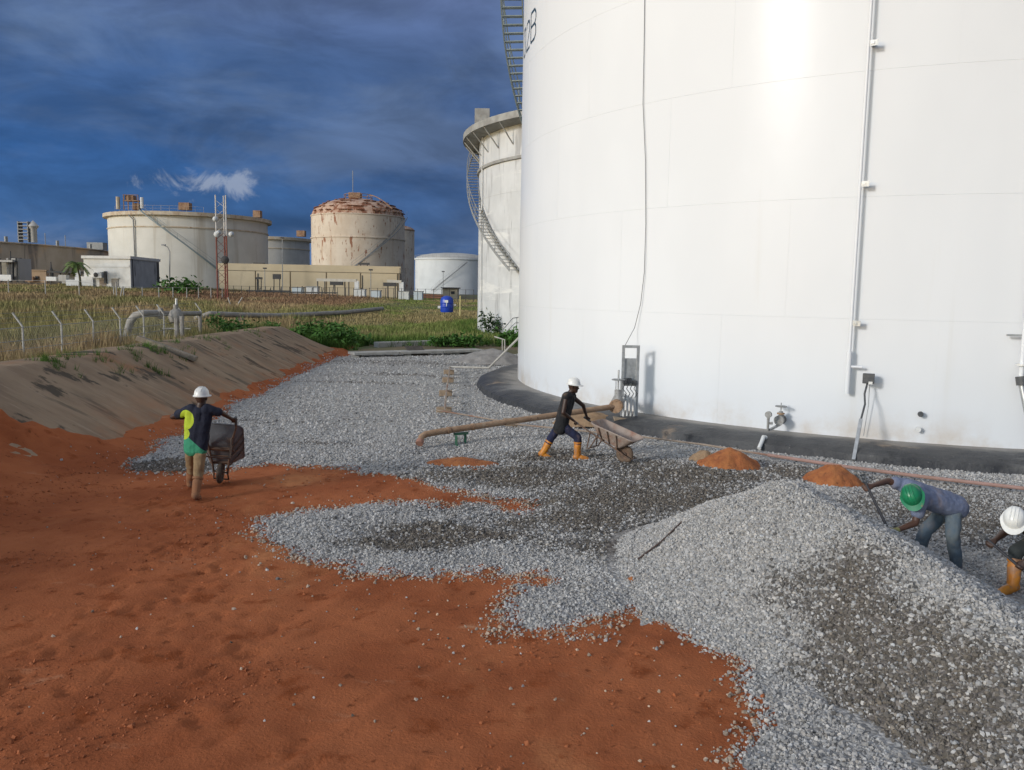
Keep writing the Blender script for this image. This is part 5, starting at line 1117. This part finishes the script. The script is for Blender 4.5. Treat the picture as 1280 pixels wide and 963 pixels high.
# ================================================================== wheelbarrows
M_tray = mat('muddy_tray', (.30, .225, .18), (.37, .30, .25), 5, .85, .004, 40, stains=[((.28, .15, .105), 3, (1, 1, 1), .52, .66), ((.16, .13, .11), 8, (1, 1, 1), .60, .7)])
M_tray2 = mat('dark_tray', (.135, .14, .15), (.095, .098, .105), 4, .6, .004, 40, stains=[((.17, .10, .065), 4, (1, 1, 1), .60, .72)])
M_tyre = mat('muddy_tyre', (.05, .042, .036), (.11, .075, .05), 9, .9, .006, 60)
M_frame = mat('rusty_frame', (.11, .075, .055), (.17, .10, .065), 9, .8)
def wheelbarrow(lbl, loc, rz, phi, roll, tray_mt, tyre_mt=M_tyre, sc=1.0):
    o = empty('wheelbarrow', loc, lbl, 'wheelbarrow'); o.rotation_mode = 'QUATERNION'
    Q = Quaternion((0, 0, 1), rz) @ Quaternion((0, 1, 0), roll) @ Quaternion((1, 0, 0), phi); o.rotation_quaternion = Q; o.scale = (sc, sc, sc)
    def bl(b, name, mt, par=o, **k): return b.build(name, mt, par, local=True, **k)
    wm = Q.inverted() @ Vector((0, 0, 1))
    w = bl(MB().lathe((0, 0, 0), [(.11, -.035), (.165, -.045), (.195, -.022), (.20, 0), (.195, .022), (.165, .045), (.11, .035)], 28, axis=(1, 0, 0)), 'wheel', tyre_mt, smooth=True)
    bl(MB().lathe((0, 0, 0), [(.02, -.05), (.04, -.05), (.06, -.015), (.12, -.03), (.12, .03), (.06, .015), (.04, .05), (.02, .05)], 20, axis=(1, 0, 0)), 'rim', M_frame, w, smooth=True)
    bl(MB().tube([(-.12, 0, 0), (.12, 0, 0)], .012, 8), 'axle', M_frame)
    for s in (-1, 1):
        h = bl(MB().tube([(.115 * s, .02, 0), (.13 * s, -.15, .05), (.2 * s, -.75, .19), (.27 * s, -1.05, .27), (.27 * s, -1.28, .315)], .018, 8), 'handle', M_frame, smooth=True)
        bl(MB().tube([(.27 * s, -1.14, .288), (.27 * s, -1.30, .319)], .024, 8), 'grip', M_darksteel, h, smooth=True)
        bl(MB().tube([(.19 * s, -.66, .17), (.22 * s, -.74, -.14), (.22 * s, -.80, -.17), (.2 * s, -.84, .2)], .016, 7), 'leg', M_frame, smooth=True)
    bl(MB().tube([(-.22, -.77, -.155), (.22, -.77, -.155)], .014, 7), 'leg_brace', M_frame)
    bl(MB().tube([(.115, .02, 0), (.125, .2, -.02), (.07, .24, 0), (-.07, .24, 0), (-.125, .2, -.02), (-.115, .02, 0)], .014, 7), 'nose_guard', M_frame)
    # tray: open flared pan with thickness, deeper at the nose
    def rect(y0, y1, wx0, wx1, z0, z1, r_, n=5):
        pts = []
        for (cx, cy, a0) in ((wx1 - r_, y1 - r_, 0), (-wx1 + r_, y1 - r_, 90), (-wx0 + r_, y0 + r_, 180), (wx0 - r_, y0 + r_, 270)):
            for k in range(n + 1): a = R(a0 + 90 * k / n); px, py = cx + r_ * math.cos(a), cy + r_ * math.sin(a); pts.append((px, py, z0 + (z1 - z0) * (py - y0) / (y1 - y0)))
        return pts
    bot = rect(-.62, -.12, .17, .15, .19, .09, .06); mid = rect(-.74, .04, .25, .24, .30, .23, .09); top = rect(-.86, .22, .34, .32, .44, .42, .12)
    off = .008; n = len(bot); vs = []; fs = []
    rings = [bot, mid, top]; inner = [[(x * .97, y + (.008 if y < -.3 else -.008), z + .012) for x, y, z in r_] for r_ in rings]
    seq = rings + inner[::-1]
    for r_ in seq: vs += r_
    for i in range(len(seq) - 1):
        for k in range(n): fs.append((i * n + k, i * n + (k + 1) % n, (i + 1) * n + (k + 1) % n, (i + 1) * n + k))
    fs.append(tuple(range(n - 1, -1, -1))); fs.append(tuple((len(seq) - 1) * n + k for k in range(n)))
    t = bl(MB().add(vs, fs), 'tray', tray_mt, smooth=True)
    bl(MB().tube(top + [top[0]], .014, 6, False), 'rim_tube', tray_mt, t, smooth=True)
    for yy in (-.55, -.35, -.15): 
        z0 = .19 - .1 * (yy + .62) / .5; bl(MB().tube([(-.34, yy * 1.1 - .02, .41), (-.255, yy * 1.05, .25), (-.17, yy, z0 - .012), (.17, yy, z0 - .012), (.255, yy * 1.05, .25), (.34, yy * 1.1 - .02, .41)], .013, 6), 'rib', M_frame, t)
    bl(MB().box((0, -.52, .15), (.46, .05, .03)), 'cross_bar', M_frame); bl(MB().box((0, -.18, .09), (.3, .05, .03)), 'cross_bar', M_frame)
    def W(p): return Vector(loc) + Q @ (Vector(p) * sc)
    return o, W

# ================================================================== people
def capsule(b, p0, r0, p1, r1, n=14, m=5):
    p0 = Vector(p0); p1 = Vector(p1); d = p1 - p0; ln = d.length
    ax = d.normalized() if ln > 1e-6 else Vector((0, 0, 1)); prof = []
    for k in range(m + 1): a = -PI / 2 + PI / 2 * k / m; prof.append((max(r0 * math.cos(a), 1e-4), r0 * math.sin(a)))
    for k in range(m + 1): a = PI / 2 * k / m; prof.append((max(r1 * math.cos(a), 1e-4), ln + r1 * math.sin(a)))
    o0 = len(b.v); b.lathe(p0, prof, n, axis=ax); L0 = len(prof)
    b.f.append(tuple(o0 + k * L0 for k in range(n))); b.f.append(tuple(o0 + k * L0 + L0 - 1 for k in range(n - 1, -1, -1)))
def blob(name, caps, mt, parent, vox=.011, it=4, disp=0.0):
    b = MB()
    for c in caps: capsule(b, *c)
    o = b.build(name, mt, parent, smooth=True)
    r_ = o.modifiers.new('remesh', 'REMESH'); r_.mode = 'VOXEL'; r_.voxel_size = vox; r_.use_smooth_shade = True
    s = o.modifiers.new('smooth', 'SMOOTH'); s.factor = .5; s.iterations = it
    if disp:
        tx = bpy.data.textures.get('cloth_folds') or bpy.data.textures.new('cloth_folds', 'CLOUDS'); tx.noise_scale = .11; tx.noise_depth = 2
        dm = o.modifiers.new('folds', 'DISPLACE'); dm.texture = tx; dm.strength = disp; dm.mid_level = .5; dm.texture_coords = 'LOCAL'
    return o
def lerp(a, b, t): return a + (b - a) * t
def hand_caps(wrist, d, g, side=1):
    d = d.normalized(); g = (g - d * g.dot(d)); g = g.normalized(); n = g.cross(d) * side; c = wrist + d * .045; out = []
    for i in (-1, 0, 1): out.append((wrist + g * i * .012, .022, c + g * i * .024 + d * .025, .018))
    for i, ln in enumerate((.9, 1.0, .95, .78)):
        b0 = c + g * (i - 1.5) * .0215 + d * .03; b1 = b0 + (d * .028 + n * .018) * ln; b2 = b1 + (n * .03 - d * .004) * ln; b3 = b2 + (n * .004 - d * .022) * ln
        out += [(b0, .0105, b1, .0098), (b1, .0098, b2, .009), (b2, .009, b3, .008)]
    t0 = wrist + d * .025 - g * .028; t1 = t0 - g * .022 + d * .028 + n * .012; t2 = t1 + d * .012 + n * .028
    out += [(t0, .015, t1, .012), (t1, .012, t2, .0095)]
    return out
M_skin = mat('dark_skin', (.060, .030, .019), (.048, .024, .015), 8, .5, .002, 60)
M_skin2 = mat('brown_skin', (.105, .050, .030), (.085, .040, .024), 8, .5, .002, 60)
M_eye = mat('eye_white', (.6, .58, .55), (.55, .53, .5), 5, .3); M_hair = mat('black_hair', (.012, .011, .011), (.02, .018, .017), 30, .9, .004, 90)
def cloth(name, c1, c2, st=None, rough=.9): return mat(name, c1, c2, 7, rough, .004, 120, stains=(st or []) + [(tuple(.6 * a + .4 * d for a, d in zip(c1, (.26, .17, .11))), 5, (1, 1, .7), .52, .72)], lo=.3, hi=.7)
def person(lbl, root, J, up, face, shirt, trouser, boot, helmet, skin=M_skin, sleeve=.5, leg_hem=.55, hem=.08, boot_top=None, glove=None, grips=None, disp=.018, shirt_r=1.0):
    o = empty('person', root, lbl, 'person'); up = up.normalized(); face = (face - up * face.dot(up)).normalized(); sd = face.cross(up).normalized()   # sd: to the person's right
    h = J['head']; caps = []
    caps += [(h + up * .035 - face * .026, .092, h + up * .03 + face * .02, .088), (h - up * .03 + face * .018, .074, h - up * .092 + face * .052, .046), (h - up * .02 - face * .03, .07, h - up * .07, .066),
             (h - up * .06, .06, J['neck'], .058), (h - up * .005 + face * .088, .012, h - up * .033 + face * .106, .017),
             (h + up * .018 + face * .078 - sd * .04, .016, h + up * .018 + face * .078 + sd * .04, .016), (h - up * .066 + face * .086 - sd * .018, .014, h - up * .066 + face * .086 + sd * .018, .014)]
    for s in (-1, 1): caps.append((h + sd * s * .088 - up * .02 - face * .01, .014, h + sd * s * .092 + up * .018 - face * .014, .017))
    sc = (J['shL'] + J['shR']) / 2; hc = (J['hipL'] + J['hipR']) / 2
    caps += [(J['shL'], .058, J['shR'], .058), (J['neck'], .06, lerp(sc, hc, .15), .08), (lerp(sc, hc, .1), .10, hc, .095), (J['hipL'], .085, J['hipR'], .085)]
    for s in 'LR':
        caps += [(J['sh' + s], .056, J['el' + s], .042), (J['el' + s], .042, J['ha' + s], .027), (J['hip' + s], .08, J['kn' + s], .052), (J['kn' + s], .054, J['an' + s], .036), (J['an' + s], .036, J['toe' + s], .03)]
        d = (J['ha' + s] - J['el' + s]); g = (grips or {}).get(s, face); gl = hand_caps(J['ha' + s], d, g, 1 if s == 'R' else -1)
        if glove and s in glove: blob('glove', [(a, r0 * 1.3, b, r1 * 1.3) for a, r0, b, r1 in gl] + [(J['ha' + s] - d.normalized() * .03, .036, J['ha' + s], .03)], glove[s], o, .007, 2)
        else: caps += gl
    blob('body', caps, skin, o, .0085, 3)
    for s in (-1, 1): MB().lathe(h + up * .006 + face * .083 + sd * s * .034, [(.001, -.012), (.009, -.008), (.012, 0), (.009, .008), (.001, .012)], 8).build('eye', M_eye, o, smooth=True)
    hr = shirt_r; tdir = (hc - sc).normalized(); across = (J['shR'] - J['shL']); ac = across.normalized()
    sh = [(lerp(sc, hc, .3) + ac * .05, .105 * hr, hc + tdir * hem + ac * .05, .105 * hr), (lerp(sc, hc, .3) - ac * .05, .105 * hr, hc + tdir * hem - ac * .05, .105 * hr), (lerp(J['shL'], sc, .08), .072 * hr, lerp(J['shR'], sc, .08), .072 * hr), (lerp(J['shL'], sc, .35), .095 * hr, J['hipL'] + tdir * hem, .105 * hr), (lerp(J['shR'], sc, .35), .095 * hr, J['hipR'] + tdir * hem, .105 * hr),
          (sc + tdir * .05, .115 * hr, hc + tdir * hem, .11 * hr), (lerp(J['neck'], sc, .4), .062, sc + tdir * .05, .09)]
    for s in 'LR':
        if sleeve: sh.append((J['sh' + s], .074 * hr, lerp(J['sh' + s], J['el' + s], sleeve), .066 * hr))
    blob('shirt', sh, shirt, o, .011, 4, disp)
    tr = [(J['hipL'], .104, J['hipR'], .104), (hc, .10, lerp(hc, sc, .15), .10)]
    for s in 'LR':
        e = lerp(J['kn' + s], J['an' + s], leg_hem); tr += [(J['hip' + s], .104, J['kn' + s], .082), (J['kn' + s], .082, e, .072)]
    blob('trousers', tr, trouser, o, .011, 4, disp)
    for s in 'LR':
        a, k, t = J['an' + s], J['kn' + s], J['toe' + s]; tp_ = lerp(a, k, boot_top or .25); d = (t - a).normalized(); sole = Vector((0, 0, -.035))
        bt = blob('boot', [(tp_, .078 if boot_top else .05, a, .064 if boot_top else .05), (a - d * .035 + sole * .4, .058, t + sole * .2, .048), (lerp(a, t, .5), .056, t + d * .03, .046)], boot, o, .009, 3, disp * .4)
        if boot_top: MB().tube([tp_ + (tp_ - a).normalized() * .04, tp_ + (tp_ - a).normalized() * .075], .083, 16).build('boot_cuff', boot, bt, smooth=True)
    # helmet: shell, brim with peak, ridge
    hb = h + up * .042; q = Matrix((sd, face, up)).transposed()
    n = 28; vs = []; fs = []; prof = [(1.26, -.018), (1.28, -.006), (1.04, .004), (1.02, .03), (.93, .072), (.74, .106), (.42, .127), (.001, .134)]
    for k in range(n):
        a = 2 * PI * k / n
        for i, (r_, z) in enumerate(prof):
            pk = (1 + .22 * max(0, math.sin(a)) ** 3) if i < 2 else 1; pk *= .93 if i < 2 and math.sin(a) < 0 else 1
            vs.append(hb + q @ Vector((.108 * r_ * math.cos(a) * pk, .130 * r_ * math.sin(a) * pk, z)))
    m_ = len(prof)
    for k in range(n):
        for j in range(m_ - 1): k2 = (k + 1) % n; fs.append((k * m_ + j, k2 * m_ + j, k2 * m_ + j + 1, k * m_ + j + 1))
    fs.append(tuple(k * m_ for k in range(n - 1, -1, -1)))
    hm = MB().add(vs, fs).build('helmet', helmet, o, smooth=True); rd = MB()
    for dx in (-.035, 0, .035): rd.tube([hb + q @ Vector((dx, .125 * math.sin(t), .016 + .118 * math.cos(t) * (1 - abs(dx) * 1.2) + .004)) for t in np.linspace(-1.15, 1.15, 9)], .008, 6)
    rd.build('helmet_ridge', helmet, hm, smooth=True)
    return o
M_hwhite = mat('helmet_white', (.78, .77, .73), (.70, .69, .65), 6, .32); M_hgreen = mat('helmet_green', (.012, .20, .085), (.015, .16, .07), 6, .3, stains=[((.20, .17, .09), 7, (1, 1, 1), .60, .72)])
M_boot = mat('orange_rubber', (.62, .24, .02), (.50, .17, .016), 5, .5, .004, 30, stains=[((.36, .18, .085), 6, (1, 1, 1.2), .50, .64)])
M_navycloth = cloth('navy_trousers', (.018, .022, .06), (.012, .015, .04)); M_black = cloth('black_vest', (.010, .010, .011), (.016, .016, .017))

# man with the wheelbarrow beside the rusty pipe
gz = .045
wb2, W2 = wheelbarrow('muddy brown wheelbarrow pushed by the man in orange boots', Vector((2.27, 16.16, .18 + gz)), R(-123), R(-16), 0.0, M_tray, mat('earth_tyre', (.17, .115, .075), (.12, .08, .055), 9, .9, .006, 60), .92)
hR, hL = W2((.27, -1.2, .30)), W2((-.27, -1.2, .30))
def at_(px, py, Y): return D(px, py, Y)
Yp = 16.55; J = dict(head=at_(717, 483, Yp), neck=at_(713.5, 490.5, Yp), shR=at_(708, 496.5, Yp - .18), shL=at_(714.5, 495.5, Yp + .18), elR=at_(704, 516, Yp - .24), elL=at_(729, 507, Yp + .26),
    hipR=at_(702, 532, Yp - .09), hipL=at_(700.5, 531, Yp + .09), knR=at_(722.5, 547, Yp - .12), anR=at_(721.5, 571, Yp - .13), toeR=at_(732, 573.5, Yp - .15), knL=at_(689.5, 547, Yp + .08), anL=at_(678, 567.5, Yp + .07), toeL=at_(685.5, 572, Yp + .05))
def to_grip(el, gp): d = (gp - el).normalized(); return gp - d * .085
J['haR'] = to_grip(J['elR'], hR); J['haL'] = to_grip(J['elL'], hL); gx_ = (W2((.27, -1.3, .319)) - W2((.27, -1.1, .28))).normalized()
person('man in a white helmet, black top and orange boots pushing a wheelbarrow', G(700, 576), J, Vector((.10, 0, 1)), Vector((1, -.15, -.05)), M_black, M_navycloth, M_boot, M_hwhite, M_skin, 0, .38, .07, .58, grips={'R': gx_, 'L': gx_}, shirt_r=1.22, disp=.03)

# man with the tipped wheelbarrow, seen from behind
wb1, W1 = wheelbarrow('dark wheelbarrow tipped upright by the man walking away', Vector((-5.02, 14.0, .215)), R(10), R(-42), R(6), M_tray2)
hR, hL = W1((.27, -1.2, .30)), W1((-.27, -1.2, .30))
Yp = 13.0; J = dict(head=at_(252, 497.5, Yp + .03), neck=at_(251, 505.5, Yp), shR=at_(263, 513, Yp + .02), shL=at_(235, 513, Yp), elL=at_(215.5, 521.5, Yp + .16), elR=at_(277.5, 516.5, Yp + .10),
    hipR=at_(250.5, 561, Yp), hipL=at_(239, 561, Yp + .02), knR=at_(248, 592, Yp - .02), anR=at_(244.5, 619.5, Yp - .16), toeR=at_(248, 622.5, Yp + .02), knL=at_(239.5, 586, Yp + .42), anL=at_(238, 604.5, Yp + .62), toeL=at_(239.5, 606, Yp + .8))
J['haR'] = to_grip(J['elR'], hR); J['haL'] = to_grip(J['elL'], hL); gx_ = (W1((.27, -1.3, .319)) - W1((.27, -1.1, .28))).normalized()
r1 = G(246, 626)
def team_shirt():
    mt = bpy.data.materials.new('patched_shirt'); mt.use_nodes = True; n = mt.node_tree.nodes; l = mt.node_tree.links; b = n['Principled BSDF']; b.inputs['Roughness'].default_value = .9
    c = n.new('ShaderNodeTexCoord'); s = n.new('ShaderNodeSeparateXYZ'); l.new(c.outputs['Object'], s.inputs[0])
    def m_(op, a, bb):
        q = n.new('ShaderNodeMath'); q.operation = op
        for i, v in enumerate((a, bb)):
            if isinstance(v, (int, float)): q.inputs[i].default_value = v
            else: l.new(v, q.inputs[i])
        return q.outputs[0]
    X, Z = s.outputs['X'], s.outputs['Z']
    def disc(cx, cz, rx, rz): return m_('LESS_THAN', m_('ADD', m_('POWER', m_('ABSOLUTE', m_('DIVIDE', m_('SUBTRACT', X, cx), rx), 0), 2), m_('POWER', m_('ABSOLUTE', m_('DIVIDE', m_('SUBTRACT', Z, cz), rz), 0), 2)), 1)
    col = (.010, .012, .026)
    def mix(f, a, c2):
        q = n.new('ShaderNodeMix'); q.data_type = 'RGBA'; l.new(f, q.inputs[0])
        for s_, v in ((q.inputs[6], a), (q.inputs[7], c2)):
            if isinstance(v, tuple): s_.default_value = (*v, 1)
            else: l.new(v, s_)
        return q.outputs[2]
    col = mix(disc(-.15, 1.30, .13, .155), col, (.42, .52, .03)); col = mix(disc(-.22, 1.08, .125, .105), col, (.40, .50, .03))
    col = mix(m_('LESS_THAN', m_('ADD', X, m_('MULTIPLY', m_('SUBTRACT', Z, .80), 1.1)), .13), col, mix(disc(-.22, 1.08, .125, .105), (.04, .26, .14), (.40, .50, .03)))
    return mt, col, l, b, m_, X, Z
mt, col, l_, b_, m__, X_, Z_ = team_shirt()
# the green hem panel only reaches up to the waist on the left side
nn_ = mt.node_tree.nodes; fin = nn_.new('ShaderNodeMix'); fin.data_type = 'RGBA'
l_.new(col, b_.inputs['Base Color'])
M_khaki = cloth('khaki_trousers', (.30, .205, .105), (.24, .16, .08), [((.26, .12, .06), 3, (1, 1, 1), .58, .72)]); M_mudboot = mat('mud_caked_boot', (.30, .135, .06), (.24, .12, .06), 6, .9, .005, 60, stains=[((.24, .20, .17), 4, (1, 1, 1), .55, .68)])
person('man in a white helmet and patched green and black shirt seen from behind', r1, J, Vector((.02, .02, 1)), Vector((.1, 1, -.1)), mt, M_khaki, M_mudboot, M_hwhite, M_skin, .62, .22, .01, .62, shirt_r=1.1, disp=.028, grips={'R': gx_, 'L': gx_})

# man bent over the heap with a shovel
J = dict(head=at_(1141, 621, 9.56), neck=at_(1147, 618, 9.72), shL=at_(1151, 626, 9.60), shR=at_(1133, 607, 9.98), hipL=at_(1192, 634, 9.86), hipR=at_(1190, 629, 10.02), elL=at_(1144, 654, 9.52), haL=at_(1119, 664, 9.44), elR=at_(1109, 601.5, 9.92), haR=at_(1089, 608, 9.72),
    knL=at_(1191, 668, 9.72), anL=at_(1196, 709, 9.82), toeL=at_(1190, 716, 9.70), knR=at_(1157, 664, 9.96), anR=at_(1143, 704, 10.0), toeR=at_(1132, 708, 9.93))
for s in 'LR':
    J['an' + s].z = max(J['an' + s].z, .13); J['toe' + s].z = .09
M_shaft = mat('black_shaft', (.02, .02, .025), (.03, .03, .035), 9, .6)
M_bluework = cloth('blue_work_shirt', (.17, .20, .29), (.13, .155, .235), [((.16, .17, .21), 4, (1, 1, 1), .56, .72)]); M_jeans = cloth('faded_jeans', (.085, .125, .165), (.13, .155, .165), [((.20, .20, .165), 5, (1, 1, .6), .54, .7)]); M_shoe = mat('grey_shoe', (.16, .16, .17), (.11, .11, .12), 9, .8)
M_glove = mat('straw_glove', (.30, .27, .11), (.24, .21, .09), 12, .9)
sdir = (J['haL'] - J['haR']).normalized()
person('man in a green helmet and blue work shirt bent over with a shovel', G(1185, 715), J, Vector((-.60, -.60, .52)), Vector((.05, -.62, -.80)), M_bluework, M_jeans, M_shoe, M_hgreen, M_skin2, .55, .9, .06, None, glove={'L': M_glove}, grips={'L': sdir, 'R': sdir}, shirt_r=1.2, disp=.03)
def shovel(lbl, a, b, mt):
    a, b = Vector(a), Vector(b); d = (b - a).normalized(); o = empty('shovel', b, lbl, 'shovel'); s = d.cross(Vector((0, 0, 1))).normalized(); n = s.cross(d)
    MB().tube([a, b], .017, 8).build('shaft', mt, o, smooth=True)
    g = a - d * .11; MB().tube([a, a - d * .03 + s * .045, g + s * .05, g - s * .05, a - d * .03 - s * .045, a], .012, 6, False).build('grip', M_darksteel, o, smooth=True)
    vs = []; fs = []
    for i, (t, w_) in enumerate(((0, .03), (.04, .10), (.14, .11), (.22, .09), (.29, .02))):
        for j in (-1, -.5, 0, .5, 1): vs.append(b + d * t + s * w_ * j + n * (.03 * j * j))
    for i in range(4):
        for j in range(4): fs.append((i * 5 + j, i * 5 + j + 1, i * 5 + 6 + j, i * 5 + 5 + j))
    bo = MB().add(vs, fs).build('blade', M_galv, o, smooth=True); sm = bo.modifiers.new('thickness', 'SOLIDIFY'); sm.thickness = .004
pR = J['haR'] + (J['haR'] - J['elR']).normalized() * .075; pL = J['haL'] + (J['haL'] - J['elL']).normalized() * .075; dd_ = (pL - pR).normalized()
shovel('dark shovel held by the man in the green helmet', pR - dd_ * .05, pL + dd_ * .13, M_shaft)

# man at the right edge, bent over his shovel
J = dict(head=at_(1268, 651, 8.98), neck=at_(1276, 649, 9.14), shR=at_(1273, 655, 9.32), shL=at_(1290, 657, 8.98), hipR=at_(1316, 664, 9.35), hipL=at_(1319, 668, 9.15), elR=at_(1254, 667, 9.26), haR=at_(1243, 676, 9.12), elL=at_(1292, 688, 8.9), haL=at_(1280, 703, 8.86),
    knR=at_(1270, 690, 9.22), anR=at_(1266, 733, 9.12), toeR=at_(1250, 738.5, 9.02), knL=at_(1312, 706, 8.95), anL=at_(1318, 748, 8.98), toeL=at_(1304, 755, 8.9))
for s in 'LR': J['an' + s].z = max(min(J['an' + s].z, .17), .12); J['toe' + s].z = .09
sdir = (J['haL'] - J['haR']).normalized()
person('man in a white helmet and orange boots stooping at the right picture edge', G(1290, 745), J, Vector((-.42, -.60, .68)), Vector((-.35, -.45, -.80)), M_black, cloth('dark_grey_trousers', (.045, .052, .05), (.03, .036, .036)), M_boot, M_hwhite, M_skin, .45, .2, .06, .60, grips={'L': sdir, 'R': sdir})
pR = J['haR'] + (J['haR'] - J['elR']).normalized() * .075; pL = J['haL'] + (J['haL'] - J['elL']).normalized() * .075; dd_ = (pL - pR).normalized()
shovel('dark shovel held by the man at the right edge', pR - dd_ * .05, pL + dd_ * .45, M_shaft)
